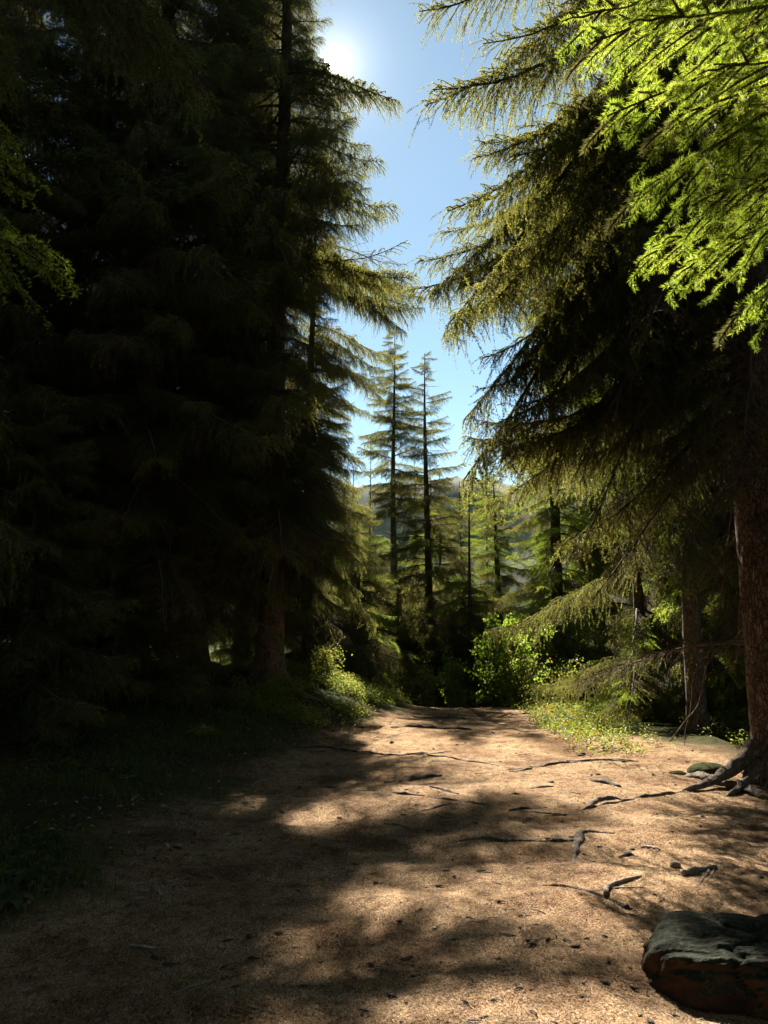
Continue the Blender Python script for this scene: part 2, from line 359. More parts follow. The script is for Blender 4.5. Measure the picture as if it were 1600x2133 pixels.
def make_bough(name, Lb, sag, tip, seed, rad, wmax=.28, step=.075, tstep=.055, hang=(.10, .32), dens=250, ln=.017, wd=.0042, bare=.2, hangdown=.9, flat=0.0,
               mat=None, diamond=False, brown=.12, thick=1.0, twig_r=.0022, fill=1.0, spread=55):
    rs = np.random.default_rng(seed)
    g = Geo(); limb = limb_line(Lb, sag, tip, rs)
    d = np.r_[0, np.cumsum(np.linalg.norm(np.diff(limb, axis=0), axis=1))]
    tt = d/d[-1]
    v, f = tube(limb, rad*(1-.86*tt), 6); g.add(v, f, 0)
    at_s = lambda s: np.array([np.interp(s, tt, limb[:, k]) for k in range(3)])
    polys, tints, second = [], [], []
    ns = int(Lb/step)
    for i in range(ns):
        for sgn in (-1, 1):
            s = (i+rs.random()*.9)/ns*.97+.02
            if rs.random() > fill: continue
            p = at_s(s); tan = unit((at_s(min(1, s+.03))-at_s(max(0, s-.03)))[None])[0]
            prof = (min(1, .3+s/.32))*(1-s)**.55
            ls = wmax*Lb*prof*(.65+.6*rs.random()) + .05
            ang = math.radians(62-22*s+rs.normal(0, 10))
            sd = np.array([-tan[1], tan[0], 0])*sgn; sd = sd/np.linalg.norm(sd)
            dr = tan*math.cos(ang)+sd*math.sin(ang); dr[2] += rs.normal(.02, .16)
            q = np.linspace(0, 1, 5)[:, None]
            pl = p + dr*ls*q + np.array([0, 0, -1.])*(q**2)*ls*(.35*hangdown*(.4+rs.random()))
            pl[1:] += np.cumsum(rs.normal(0, .022*ls, (4, 3)), 0)
            second.append((pl, s))
    for pl, s in second:
        lf = .45+1.1*rs.random(); tw_n = rs.normal(0, .22, 3)
        v, f = tube(pl, np.linspace(.006, .0022, 5)*thick, 3, cap=False); g.add(v, f, 0)
        is_bare = s < bare and rs.random() < .8
        br = 1.0 if (is_bare or rs.random() < brown*(1.2-s)) else 0.0
        gt = np.clip(.15+.75*s*rs.random()+rs.normal(0, .12), 0, 1)
        if not is_bare:
            polys.append(pl[1:]); tints.append((br*.8, gt, 0))
        length = np.linalg.norm(np.diff(pl, axis=0), axis=1).sum()
        nt_ = max(1, int(length/tstep))
        for k in range(nt_):
            q = (k+.3+.6*rs.random())/nt_; p = np.array([np.interp(q*4, range(5), pl[:, a]) for a in range(3)])
            tan = unit((pl[min(4, int(q*4)+1)]-pl[int(q*4)])[None])[0]
            sgn = 1 if k % 2 else -1
            side = np.cross(tan, [0, 0, 1.]); side /= max(np.linalg.norm(side), 1e-6)
            hd = hangdown*(1-.55*s)
            dr = tan*(.75*(1-hd*.7)+.15) + side*sgn*(.7*(1-hd*.75)) + np.array([0, 0, -1.])*hd + tw_n + rs.normal(0, .24, 3); dr /= np.linalg.norm(dr)
            tl = lf*(hang[0]+(hang[1]-hang[0])*rs.random()**2)*(1-.4*s)*(1-.35*q)
            if is_bare: tl *= .8
            qq = np.linspace(0, 1, 4)[:, None]
            tp = p + dr*tl*qq + np.array([0, 0, -1.])*qq**2*tl*.25*hangdown + rs.normal(0, .006, (4, 3))*(qq > 0)
            b2 = br*.8 if rs.random() > (.1 if brown > .06 else .012) else .8
            if is_bare and rs.random() < .75:
                v, f = tube(tp, np.linspace(twig_r, twig_r*.5, 4), 3, cap=False); g.add(v, f, 0)
            else:
                polys.append(tp); tints.append((b2, np.clip(gt+rs.normal(0, .15), 0, 1), 0))
                if dens > 400: v, f = tube(tp, np.linspace(twig_r, twig_r*.5, 4), 3, cap=False); g.add(v, f, 0)
                else:
                    w = np.array([twig_r*1.2, 0, 0]) if rs.random() < .5 else np.array([0, twig_r*1.2, 0])
                    g.add(np.stack([tp[0]-w, tp[0]+w, tp[-1]]), [[0, 1, 2]], 0)
    # the leading tip shoot
    polys.append(limb[-5:]); tints.append((0, .6, 0))
    v, f, c = needles(polys, dens, ln, wd, np.array(tints), rs, diamond, spread); g.add(v, f, 1, c)
    me = g.mesh(name, [M_TWIG, mat or M_NEEDLE])
    return dict(mesh=me, L=Lb, tip=limb[-1], limb=limb, n=len(f))

B = {}
B['long'] = [make_bough('bough', 4.0, s, tp, 100+k, .045, wmax=.21, step=.07, tstep=.06, hang=(.16, .62), dens=230, bare=.2, wd=.0068, ln=.02) for k, (s, tp) in enumerate([(.42, .9), (.55, 1.1), (.34, .6), (.62, .5)])]
B['mid'] = [make_bough('bough', 2.6, s, tp, 200+k, .034, wmax=.30, step=.062, hang=(.14, .55), dens=230, bare=.12, wd=.0068, ln=.02) for k, (s, tp) in enumerate([(.34, .8), (.22, .7), (.46, .9), (.5, .4)])]
B['lichen'] = [make_bough('bough', 2.6, s, tp, 250+k, .034, wmax=.28, step=.08, tstep=.07, hang=(.2, .95), dens=210, bare=.25, wd=.0066, ln=.02, brown=.75) for k, (s, tp) in enumerate([(.30, .8), (.42, .7)])]
B['short'] = [make_bough('bough', 1.4, s, tp, 300+k, .022, wmax=.38, step=.055, hang=(.09, .3), dens=260, bare=.06, wd=.0068, ln=.02) for k, (s, tp) in enumerate([(.2, .6), (.05, .3), (.35, .5)])]
B['thin'] = [make_bough('bough', 2.2, s, tp, 400+k, .02, wmax=.20, step=.11, tstep=.075, hang=(.06, .22), dens=200, bare=.15, wd=.005, ln=.018) for k, (s, tp) in enumerate([(.22, .9), (.10, .6), (.32, .9)])]
B['dead'] = [make_bough('bough', 3.0, s, .2, 500+k, .026, wmax=.26, step=.10, tstep=.075, hang=(.10, .42), dens=150, bare=.72, hangdown=.8, brown=.4, twig_r=.0026) for k, s in enumerate([(.35), (.55)])]
B['near'] = [make_bough('bough', 2.3, s, tp, 600+k, .016, wmax=.25, step=.075, tstep=.05, hang=(.07, .15), dens=1500, ln=.017, wd=.0011, spread=48, bare=.14, hangdown=.48, mat=M_NEEDLE_YOUNG, diamond=True, brown=.02, twig_r=.0014) for k, (s, tp) in enumerate([(.40, .5), (.52, .7)])]
B['green'] = [make_bough('bough', 2.4, s, tp, 700+k, .026, wmax=.28, hang=(.08, .28), step=.065, dens=240, bare=.12, hangdown=.7, wd=.0065, ln=.019, mat=M_NEEDLE_YOUNG, brown=.05) for k, (s, tp) in enumerate([(.35, .8), (.5, .9)])]
B['far'] = [make_bough('bough', 2.4, s, tp, 800+k, .03, wmax=.28, step=.13, tstep=.11, hang=(.15, .36), dens=52, ln=.042, wd=.016, bare=.1, twig_r=.003) for k, (s, tp) in enumerate([(.3, .8), (.45, .9), (.15, .5)])]
print('bough tris', sum(len(b['mesh'].polygons) for k in B for b in B[k]))

# ------------------------------------------------------------------ trees
GAP_Y = [-400, 0, 60, 100, 160, 185, 240, 330, 440, 500, 570, 650, 700, 760, 850, 950, 1040, 1120, 1250]
GAP_L = [600, 640, 660, 650, 640, 720, 760, 760, 770, 800, 800, 815, 790, 740, 740, 740, 760, 760, 770]
GAP_R = [900, 905, 900, 915, 920, 905, 930, 1000, 960, 930, 900, 930, 950, 1010, 1020, 1000, 990, 985, 985]
def in_gap(p, off=0):
    q = project(p)
    if q is None or q[1] > 1240 or q[1] < -500: return False
    return np.interp(q[1], GAP_Y, GAP_L)+off < q[0] < np.interp(q[1], GAP_Y, GAP_R)-off
LIT = []   # stretches of path that the photograph shows in full sun: no bough stands in their light
def add_lit(px, py, r): 
    p = on_ground(px, py); LIT.append((p, r))
SD = np.array(SUN_DIR)
def blocks_sun(p, rr=.25):
    for q, r in LIT:
        w = p-q; t = w.dot(SD)
        if t > .5 and np.linalg.norm(w-SD*t) < r+rr: return True
    return False

def trunk_mesh(name, r0, H, seed, mat, flare=.7, k=28, zmax=None, lean=(0, 0), rough=.05):
    top = zmax or H
    zs = np.r_[np.linspace(-.5, 1.2, 22), np.arange(1.35, min(top, 6), .14 if r0 > .25 else .3), np.arange(min(top, 6), top, .6), top]
    a = np.arange(k)/k*2*math.pi; A, Zz = np.meshgrid(a, zs)
    rr = np.maximum(r0*(1-np.maximum(Zz, 0)/H)**.85, .012)
    lobes = 1 + .38*np.cos(5*A+seed) + .22*np.cos(3*A+seed*2.1)
    rr = rr + r0*flare*np.exp(-np.maximum(Zz, -.3)/.26)*lobes
    ca, sa = np.cos(A), np.sin(A)
    pl = fbm((ca+1.5)*3.1/rough*.05, Zz*3+sa*3.3+20, seed, 3)
    rr = rr*(1+rough*1.6*pl)
    X = ca*rr + lean[0]*Zz + .04*np.sin(Zz*.5+seed)*np.minimum(Zz, 2)/2; Yy = sa*rr + lean[1]*Zz
    v = np.stack([X, Yy, Zz], -1).reshape(-1, 3); n = len(zs)
    i, j = np.meshgrid(np.arange(n-1), np.arange(k), indexing='ij'); i = i.ravel(); j = j.ravel(); j2 = (j+1) % k
    f = np.concatenate([np.stack([i*k+j, i*k+j2, (i+1)*k+j2], 1), np.stack([i*k+j, (i+1)*k+j2, (i+1)*k+j], 1)])
    g = Geo(); g.add(v, f); return g

counts = {'bough': 0}
def put_bough(root, var, z, az, scale, pitch, roll=0, rad=0):
    o = bpy.data.objects.new('bough', var['mesh']); col.objects.link(o); o.parent = root
    o.rotation_euler = Euler((roll, -pitch, az), 'XYZ'); o.scale = (scale,)*3
    o.location = (math.cos(az)*rad*.6, math.sin(az)*rad*.6, z); counts['bough'] += 1
    return o
def bough_tip(var, base, z, az, scale, pitch, frac=1.0):
    x, y, zz = var['limb'][int(round(frac*(len(var['limb'])-1)))]*scale
    xx = x*math.cos(pitch)-zz*math.sin(pitch); zz = x*math.sin(pitch)+zz*math.cos(pitch)
    return np.array([base[0]+xx*math.cos(az)-y*math.sin(az), base[1]+xx*math.sin(az)+y*math.cos(az), base[2]+z+zz])

def spruce(label, x, y, H, r0, crown0, radius, seed, kinds=('mid', 'mid', 'long'), gap=.32, per=4, zstop=None, group='spruces along the path', mat=None, tips=(), flare=.6,
           shape=.8, dead=0, name='spruce_tree', guard=True, sunguard=True, zd=0, az_skip=None, scale_top=.35, pitch0=(-.12, .38), lean=(0, 0), z0=None, k=20):
    rs = np.random.default_rng(seed)
    base = np.array([x, y, gh(x, y)-.05 if z0 is None else z0])
    root = empty(name, base); tag(root, label, 'tree', group)
    t = trunk_mesh('trunk', r0, H, seed, mat or M_BARK, flare, k=k, lean=lean).obj('trunk', [mat or M_BARK], root, smooth=True)
    zend = min(H-.3, zstop or H); zdense = max(zd, math.hypot(x, y)*1.0+2.5)
    z = crown0; n = 0; az = rs.random()*6.28
    while z < zend and n < 290:
        u = (z-crown0)/(H-crown0)
        rr = radius*(1-u)**shape*(.75+.25*min(1, u*8)) + .25
        for q in range(per):
            az += 2.399 + rs.normal(0, .25)
            lb = rr*(.7+.45*rs.random())
            kind = kinds[rs.integers(len(kinds))]
            if lb < 1.5 and kind in ('mid', 'long'): kind = 'short'
            if lb < 2.4 and kind == 'long': kind = 'mid'
            var = B[kind][rs.integers(len(B[kind]))]
            sc = lb/var['L']; pitch = pitch0[0] + pitch0[1]*u + rs.normal(0, .09)
            zz = z + rs.random()*gap
            aa = az % (2*math.pi)
            if az_skip and az_skip(aa, zz): continue
            if True:
                ok = False
                for _ in range(7):
                    pts = [bough_tip(var, base, zz, aa, sc, pitch, fr) for fr in (1.0, .7, .4)]
                    if (guard and any(in_gap(p) for p in pts)) or (sunguard and any(blocks_sun(p, .12+.1*lb*(1-i*.1)) for i, p in enumerate(pts))): sc *= .8
                    else: ok = True; break
                if not ok or sc*var['L'] < .3: continue
            put_bough(root, var, zz, aa, sc, pitch, rs.normal(0, .18), r0*(1-zz/H)); n += 1
        z += gap*(1 if z < zdense else 2.2)
    for i in range(dead):
        zz = crown0*.45 + rs.random()*(crown0*.6+1.0); aa = rs.random()*6.28; v = B['dead'][i % 2]
        put_bough(root, v, zz, aa, .5+.5*rs.random(), -.1+rs.normal(0, .2), rs.normal(0, .3), r0); n += 1
    for tp in tips:          # boughs with ends against the sky, others added to shade path and boulder: (px, py, depth, kind, pitch)
        px, py, Yd, kind, pitch = tp[:5]
        w = at(px, py, Yd) - base; var = B[kind][rs.integers(len(B[kind]))]
        aa = math.atan2(w[1], w[0]); hl = math.hypot(w[0], w[1])
        lx, _, lz = var['tip']; xx = lx*math.cos(pitch)-lz*math.sin(pitch); zz = lx*math.sin(pitch)+lz*math.cos(pitch)
        aa -= math.atan2(var['tip'][1], xx); sc = hl/math.hypot(xx, var['tip'][1])
        if kind != 'near' and any(blocks_sun(bough_tip(var, base, w[2]-zz*sc, aa, sc, pitch, fr), .12) for fr in (1.0, .8, .6, .4)):
            print('   in the light:', tp[:3]); 
            if len(tp) < 6: continue
        put_bough(root, var, w[2]-zz*sc, aa, sc, pitch, rs.normal(0, .06), 0); n += 1
    TREES.append((root, base, r0, H, radius))
    print(label[:40], 'boughs', n)
    return root

TREES = []
for a in [(1100, 1600, .4), (1250, 1600, .5), (1200, 1540, .4), (700, 1435, .5), (780, 1440, .5), (835, 1455, .35), (1300, 1680, .35), (1000, 1655, .12), (1100, 1520, .25),
          (760, 1658, .16), (700, 1655, .1), (850, 1672, .1), (780, 1735, .12), (640, 1735, .08), (930, 1785, .14), (1020, 1772, .12), (850, 1842, .1), (1150, 1785, .14),
          (990, 1885, .32), (1080, 1885, .36), (1160, 1895, .25), (940, 1915, .12), (720, 2095, .3), (820, 2085, .28), (970, 2085, .3), (1080, 2080, .3), (1190, 2100, .25), (620, 2110, .12),
          (1390, 1740, .2), (1470, 1850, .15), (1350, 1800, .18), (950, 1600, .12), (900, 1545, .1), (840, 1585, .1), (870, 1760, .06), (1330, 1640, .3), (1050, 1550, .2), (900, 1475, .25), (415, 1530, .06), (455, 1670, .08)]: add_lit(*a)
for q, r in (((4.5, 14.6, 1.6), 1.0), ((4.3, 14.4, 3.0), .7), ((3.1, 19.8, 1.5), .9), ((3.2, 19.8, 3.0), .7), ((-.4, 24, 2.5), .7), ((1.4, 25, 3), .8), ((0.3, 27, 4), .8), ((6.3, 16.0, 2.0), .7), ((2.6, 28, 3), 1.0)): LIT.append((np.array(q), r))

# left of the path
p = at(560, 1430, 15.0)
spruce('tall dark spruce with flared foot left of the path, its crown edging the sun', p[0], 15.0, 24, .27, 2.6, 3.3, 1, kinds=('mid', 'lichen', 'long'), gap=.32, per=4, flare=.75, dead=8, k=28, tips=[
    (722, 168, 14.6, 'mid', 0), (694, 134, 14.4, 'mid', .05), (714, 136, 14.3, 'mid', .03, 'keep'), (676, 80, 14.2, 'mid', .08), (780, 196, 14.5, 'mid', 0), (700, -60, 14.2, 'mid', .1), (690, 40, 14.6, 'mid', .12), (735, 190, 14.4, 'mid', -.02), (832, 212, 14.2, 'mid', -.08), (770, 300, 14.6, 'mid', -.1), (800, 340, 14.4, 'mid', -.1), (770, 390, 14.8, 'mid', 0),
    (828, 435, 14.3, 'mid', -.05), (800, 455, 15.2, 'mid', -.1), (850, 500, 13.3, 'thin', -.08, 'keep'), (862, 640, 16.4, 'thin', -.12, 'keep'),
    (820, 730, 14.6, 'mid', -.2), (850, 566, 14.3, 'mid', -.08, 'keep'), (868, 575, 14.2, 'mid', -.08, 'keep'), (830, 590, 14.6, 'thin', -.1, 'keep'), (760, 830, 14.5, 'mid', -.2), (745, 980, 14.5, 'mid', -.25), (700, 1120, 13.6, 'green', -.2), (760, 1180, 14.4, 'mid', -.25), (720, 1270, 14.4, 'mid', -.3)])
spruce('spruce with long lichen curtains right behind the flared trunk', -2.0, 19.5, 15.2, .18, .5, 2.5, 14, kinds=('mid', 'lichen', 'mid'), gap=.32, per=5, tips=[
    (840, 480, 19.2, 'mid', -.1), (848, 550, 20.4, 'thin', -.1, 'keep'), (882, 618, 20.0, 'mid', -.12, 'keep'), (880, 640, 19.6, 'mid', -.12, 'keep'), (830, 740, 19.5, 'mid', -.15, 'keep'), (812, 792, 19.5, 'mid', -.15, 'keep'), (800, 835, 19.8, 'mid', -.2, 'keep'), (862, 600, 19.0, 'mid', -.1, 'keep'), (835, 640, 19.6, 'mid', -.15, 'keep'), (845, 690, 19.2, 'mid', -.15, 'keep'), (810, 560, 20.2, 'mid', -.1), (820, 420, 19.4, 'mid', 0), (800, 770, 19.2, 'mid', -.2), (770, 860, 19.4, 'mid', -.2)])
p = at(405, 1385, 16.5)
spruce('dark spruce with reddish trunk in deep shade beside the flared one', p[0], 16.5, 23, .27, 2.2, 3.2, 2, kinds=('mid', 'lichen', 'long'), gap=.34, per=4, dead=10, k=24)
p = at(275, 1380, 13.0)
spruce('shaded spruce whose pale trunk shows dimly between drooping lichen boughs', p[0], 13.0, 22, .25, 2.0, 3.2, 3, kinds=('mid', 'lichen', 'long'), gap=.34, per=4, dead=10, k=24)
for i, (x, y, H, rad, lab) in enumerate([(-7.2, 11.5, 21, 3.2, 'black-shaded spruce filling the left edge of the wood'), (-6.6, 17.5, 24, 3.2, 'dark spruce behind the pale trunk on the left bank'),
                                         (-3.9, 20.5, 25, 3.3, 'dark spruce rising behind the two shaded trunks'), (-11.5, 17.5, 24, 3.0, 'dark spruce deep in the wood left of the path'), (-8.6, 14.2, 23, 3.0, 'tall shaded spruce between the left edge and the pale trunk'), (-6.0, 13.2, 22, 2.8, 'shaded spruce close behind the left edge trees'),
                                         ]):
    spruce(lab, x, y, H, .24, 1.6, rad, 10+i, gap=.36, per=4, kinds=('mid', 'lichen', 'long'))
for i, (x, y, H, lab) in enumerate([(-4.7, 9.8, 4.5, 'low young spruce in black shade at the left edge'), (-6.2, 9.0, 6.0, 'bushy young spruce at the far left in deep shade'), (-3.6, 12.2, 3.0, 'small young spruce at the foot of the pale trunk'), (-5.6, 14.5, 5.0, 'young spruce between the dark trunks on the bank')]):
    spruce(lab, x, y, H, .06, .15, 1.5, 30+i, kinds=('short',), gap=.22, per=5, group='young spruces in the shade', flare=.3, k=10, name='young_spruce')
spruce('spruce at the left edge reaching a near bough into view', -4.6, 4.6, 20, .24, 2.3, 4.2, 40, kinds=('long', 'mid'), gap=.36, per=5, shape=.5, zd=17, flare=.6,
       az_skip=lambda a, z: math.cos(a) > .1 and z < 8, tips=[(45, 480, 3.4, 'green', -.2), (30, 330, 3.6, 'green', -.1), (10, 260, 3.9, 'green', 0)])

# at the end of the path
p = at(893, 1457, 25)
spruce('slim thin spruce with bare pole and pointed top standing against the sky', p[0], 25, 12.2, .19, 1.0, 2.1, 50, kinds=('thin', 'mid', 'short'), gap=.36, per=4, guard=False, sunguard=False, shape=.75, flare=.3, pitch0=(-.1, .5), z0=-.6, k=14)
p = at(822, 1457, 27)
spruce('lichen hung spruce just left of the slim pointed one', p[0], 27, 14.5, .19, 1.0, 2.3, 51, kinds=('mid', 'mid', 'short'), gap=.32, per=5, guard=False, shape=.7, flare=.3, z0=-1.2, k=14)
p = at(735, 1457, 24)
spruce('spruce behind the bilberry bank with boughs to the ground', p[0], 24, 7.5, .12, .4, 2.3, 52, kinds=('mid', 'green'), gap=.32, per=5, flare=.3, z0=-.3, k=14)

for i, (x, y, H, lab) in enumerate([(-.75, 21.8, 6.0, 'bushy lichen hung spruce closing the left side of the path end'), (2.75, 23.5, 8.0, 'bushy backlit spruce just right of the slim pole'), (2.0, 26.5, 9.5, 'backlit spruce close behind the slim pole')]):
    spruce(lab, x, y, H, .1, .3, 2.0, 140+i, kinds=('green', 'mid', 'lichen'), gap=.3, per=5, group='young spruces on the sunlit slope', flare=.3, k=10, guard=False, name='young_spruce', shape=.65)
for i, (x, y, H, lab) in enumerate([(1.3, 30, 11.5, 'sunlit young spruce beyond the crest behind the slim pole'), (2.9, 27.5, 9.5, 'sunlit young spruce beyond the crest above the broadleaf bush'), (4.3, 30.5, 12.5, 'sunlit young spruce on the slope right of the broadleaf bush'), (-.6, 30.5, 12.5, 'sunlit young spruce on the slope behind the lichen hung spruce'), (-2.6, 27.5, 11.0, 'sunlit young spruce on the slope seen past the flared trunk'),
                                    (2.2, 34, 13.5, 'sunlit young spruce lower down the slope straight beyond the path'), (-5.0, 26.5, 8.0, 'sunlit young spruce on the slope seen between the dark trunks'), (-8.0, 27.0, 9.0, 'sunlit young spruce on the slope at the left beyond the dark wood'), (5.6, 26.0, 7.0, 'sunlit young spruce at the edge of the slope behind the sunlit low boughs')]):
    spruce(lab, x, y, H, .1, .4, 1.9, 150+i, kinds=('green', 'short', 'green'), gap=.3, per=5, group='young spruces on the sunlit slope', flare=.3, k=10, guard=False, name='young_spruce')
# right of the path
spruce('big old spruce with scaly trunk and rooted foot at the right edge', 4.56, 8.75, 22, .33, 3.0, 3.4, 60, kinds=('long', 'dead', 'mid', 'dead'), gap=.36, per=2, mat=M_BARKNEAR, az_skip=lambda a, z: math.sin(a) > .2 and z < 13 and (z*7.3) % 1 > .2, flare=.55, dead=14, k=64, shape=.5, pitch0=(-.25, .35), tips=[
    (872, 25, 8.9, 'long', -.12), (885, 235, 9.1, 'long', -.2), (900, 190, 8.2, 'long', -.15), (985, 320, 8.8, 'long', -.25), (1000, 300, 9.6, 'mid', -.1), (930, 450, 8.7, 'long', -.3), (955, 440, 9.4, 'long', -.2),
    (925, 690, 8.6, 'long', -.32), (940, 660, 9.3, 'long', -.28), (1000, 750, 9.2, 'long', -.3), (965, 880, 9.4, 'long', -.3), (960, 1010, 9.0, 'long', -.38, 'keep'), (1040, 880, 8.4, 'long', -.35),
    (990, 1060, 9.8, 'long', -.3, 'keep'), (1100, 420, 8.6, 'long', -.3), (1140, 580, 8.1, 'dead', -.35), (1080, 850, 8.5, 'long', -.4), (1130, 720, 9.2, 'dead', -.3), (1200, 980, 8.2, 'dead', -.4), (1010, 1180, 9.3, 'long', -.35), (1130, 1230, 9.3, 'long', -.3), (1240, 1250, 8.4, 'dead', -.5, 'keep'),
    (1040, 800, 8.9, 'long', -.3), (1050, 770, 8.9, 'long', -.3), (1055, 800, 9.3, 'long', -.35), (1070, 740, 8.8, 'long', -.28), (1110, 860, 9.2, 'long', -.35), (1080, 930, 9.0, 'dead', -.35), (1160, 820, 8.8, 'dead', -.35), (1220, 880, 8.7, 'long', -.4), (1150, 930, 9.3, 'dead', -.35), (1280, 760, 8.5, 'mid', -.4), (1330, 940, 8.6, 'mid', -.45), (1230, 1100, 8.5, 'dead', -.5), (1180, 480, 8.5, 'dead', -.3), (1060, 520, 9.4, 'long', -.25), (1250, 620, 8.2, 'mid', -.4), (1020, 640, 8.3, 'long', -.3),
    (1160, 1130, 8.8, 'mid', -.4), (1060, 330, 8.2, 'long', -.2), (1090, 150, 9.0, 'long', -.15), (1000, 110, 8.4, 'long', -.12)])
spruce('tall spruce between the scaly trunk and the path end reaching over the path', 5.3, 12.9, 20, .16, 6.2, 3.0, 62, az_skip=lambda a, z: math.sin(a) > .2 and (z*7.3) % 1 > .2, kinds=('mid', 'dead', 'mid'), gap=.44, per=2, shape=.6, flare=.5, tips=[
    (850, 590, 12.4, 'long', -.2, 'keep'), (868, 555, 12.9, 'long', -.15, 'keep'), (905, 600, 12.2, 'long', -.2, 'keep'), (940, 560, 12.8, 'long', -.2, 'keep'), (960, 600, 12.3, 'long', -.2, 'keep'), (1000, 560, 12.9, 'long', -.2, 'keep'), (1010, 620, 12.6, 'mid', -.2, 'keep'), (920, 480, 12.6, 'long', -.1, 'keep'), (930, 690, 12.4, 'long', -.2), (1090, 760, 12.5, 'mid', -.2), (1150, 800, 12.2, 'mid', -.25), (1330, 1180, 11.4, 'lichen', -.3, 'keep'), (1420, 1235, 11.2, 'green', -.35, 'keep'), (1250, 1080, 11.8, 'lichen', -.3, 'keep'), (1385, 1130, 11.5, 'green', -.3, 'keep'), (1470, 1170, 11.1, 'lichen', -.35, 'keep'), (1300, 1010, 11.6, 'green', -.3, 'keep'), (1450, 1060, 11.3, 'mid', -.3, 'keep')])
for i, (x, y, H, rad, kinds, lab) in enumerate([(7.2, 17.6, 22, 2.8, ('green', 'mid'), 'spruce with sunlit low boughs behind the bilberry strip'), (7.8, 14.0, 20, 2.8, ('mid', 'green'), 'spruce half hidden behind the scaly trunk'),
                                       (5.4, 23.0, 18, 2.3, ('green', 'mid'), 'backlit spruce right of the broadleaf bush'), (9.5, 20.0, 24, 3.2, ('mid', 'long'), 'dark tall spruce deep in the wood right of the path'), (7.2, 25.0, 24, 3, ('green', 'mid'), 'sunlit spruce farther back on the right'), (4.2, 27.5, 10.0, 2.4, ('green', 'mid'), 'slender sunlit spruce behind the broadleaf bush'), (9.6, 17.0, 22, 3, ('mid', 'green'), 'tall spruce seen past the left side of the scaly trunk')]):
    spruce(lab, x, y, H, .22, 1.3, rad, 70+i, kinds=kinds, gap=.34, per=4)
spruce('sunlit spruce at the bilberry strip with yellow-green boughs drooping to the ground', 5.3, 15.6, 11, .13, .3, 2.3, 76, kinds=('green', 'green', 'mid'), gap=.26, per=5, flare=.4, k=12, shape=.55, pitch0=(-.3, .4))
spruce('second low sunlit spruce nearer the scaly trunk', 7.0, 15.2, 6.0, .08, .25, 1.7, 77, kinds=('green',), gap=.24, per=5, flare=.4, k=12, name='young_spruce', group='young spruces on the sunlit slope')
spruce('spruce just right of the viewpoint with bright fresh boughs hanging in', 4.3, 3.2, 18, .2, 5.5, 3.4, 80, kinds=('mid', 'long'), gap=.4, per=5, shape=.5, zd=17, flare=.5, az_skip=lambda a, z: math.cos(a) < -.1 and z < 8, tips=[
    (1215, 120, 2.9, 'near', -.1), (1190, 90, 3.2, 'near', 0), (1330, 60, 2.7, 'near', .05), (1260, 250, 2.9, 'near', -.12), (1340, 380, 2.7, 'near', -.25), (1480, 410, 2.6, 'near', -.25), (1440, 200, 2.5, 'near', -.1), 
    (1370, 500, 3.2, 'near', -.12), (1420, 560, 3.3, 'near', -.2), (1510, 670, 3.0, 'near', -.35), (1500, 120, 2.5, 'near', 0), (1500, 300, 3.0, 'near', -.1)])

# boughs added to shade chosen path spots, on whichever tree stands in the light
def shade(px, py, sz=1.0):
    q = on_ground(px, py); best = None
    for root, base, r0, H, radius in TREES:
        if base[1] < 6 or base[1] > 29: continue
        t = max(.5, ((base[0]-q[0])*SD[0]+(base[1]-q[1])*SD[1])/(SD[0]**2+SD[1]**2))
        for dt in (-1.0, 0, 1.0):
            w = q+SD*(t+dt); hd = math.hypot(w[0]-base[0], w[1]-base[1]); zz = w[2]-base[2]
            if zz < 1.2 or zz > H-1.2 or hd < .5 or hd > radius*1.25: continue
            tipp = base+(w-base)*1.0; tipp[:2] = base[:2]+(w[:2]-base[:2])*(hd+.55)/hd
            go = 55 if base[1] < 10 else -25
            if in_gap(tipp, go) or in_gap(w, go) or in_gap(tipp+[0, 0, -.5], max(go, -10)): continue
            pj = project(tipp)
            if pj is None or (base[0] < .1 and base[1] < 22 and pj[0] > np.interp(pj[1], GAP_Y, GAP_L)+20): continue
            if base[1] < 10 and (pj is None or (pj[1] > 960 and pj[0] < 1330)): continue
            sc = abs(hd-1.6)+.15*abs(dt)+.03*zz
            if best is None or sc < best[0]: best = (sc, root, base, w, hd)
    if best is None: print('no shade', px, py); return
    _, root, base, w, hd = best
    var = B['short' if hd < 1.1 else 'mid'][int(px) % 3]; L_ = (hd+.5*sz); scl = L_/var['L']; aa = math.atan2(w[1]-base[1], w[0]-base[0])
    fr = hd/L_; k = int(round(fr*(len(var['limb'])-1))); pitch = -.05
    dz = (var['limb'][k][0]*math.sin(pitch)+var['limb'][k][2]*math.cos(pitch))*scl
    put_bough(root, var, w[2]-base[2]-dz+.12, aa, scl, pitch, .0)
for q in [(1040, 1700), (1120, 1715), (1200, 1722), (1265, 1735), (1060, 1665), (1000, 1840), (1100, 1845), (1190, 1830), (1240, 1880), (1000, 2000), (1080, 1990), (1150, 2000), (1240, 1985), (1300, 1960), (1380, 2010),
          (1560, 1760), (1400, 1950), (1480, 1960), (1570, 1950), (1450, 1915), (1550, 1905), (880, 1520), (920, 1560), (870, 1605), (850, 1640), (960, 1508), (1000, 1590), (1060, 1585), (930, 1620), (1290, 1500), (1100, 1510), (1350, 2040), (1450, 2080), (1480, 1720), (1540, 1740), (1580, 1700), (1500, 1780), (1560, 1810), (1440, 1690)]: shade(*q)

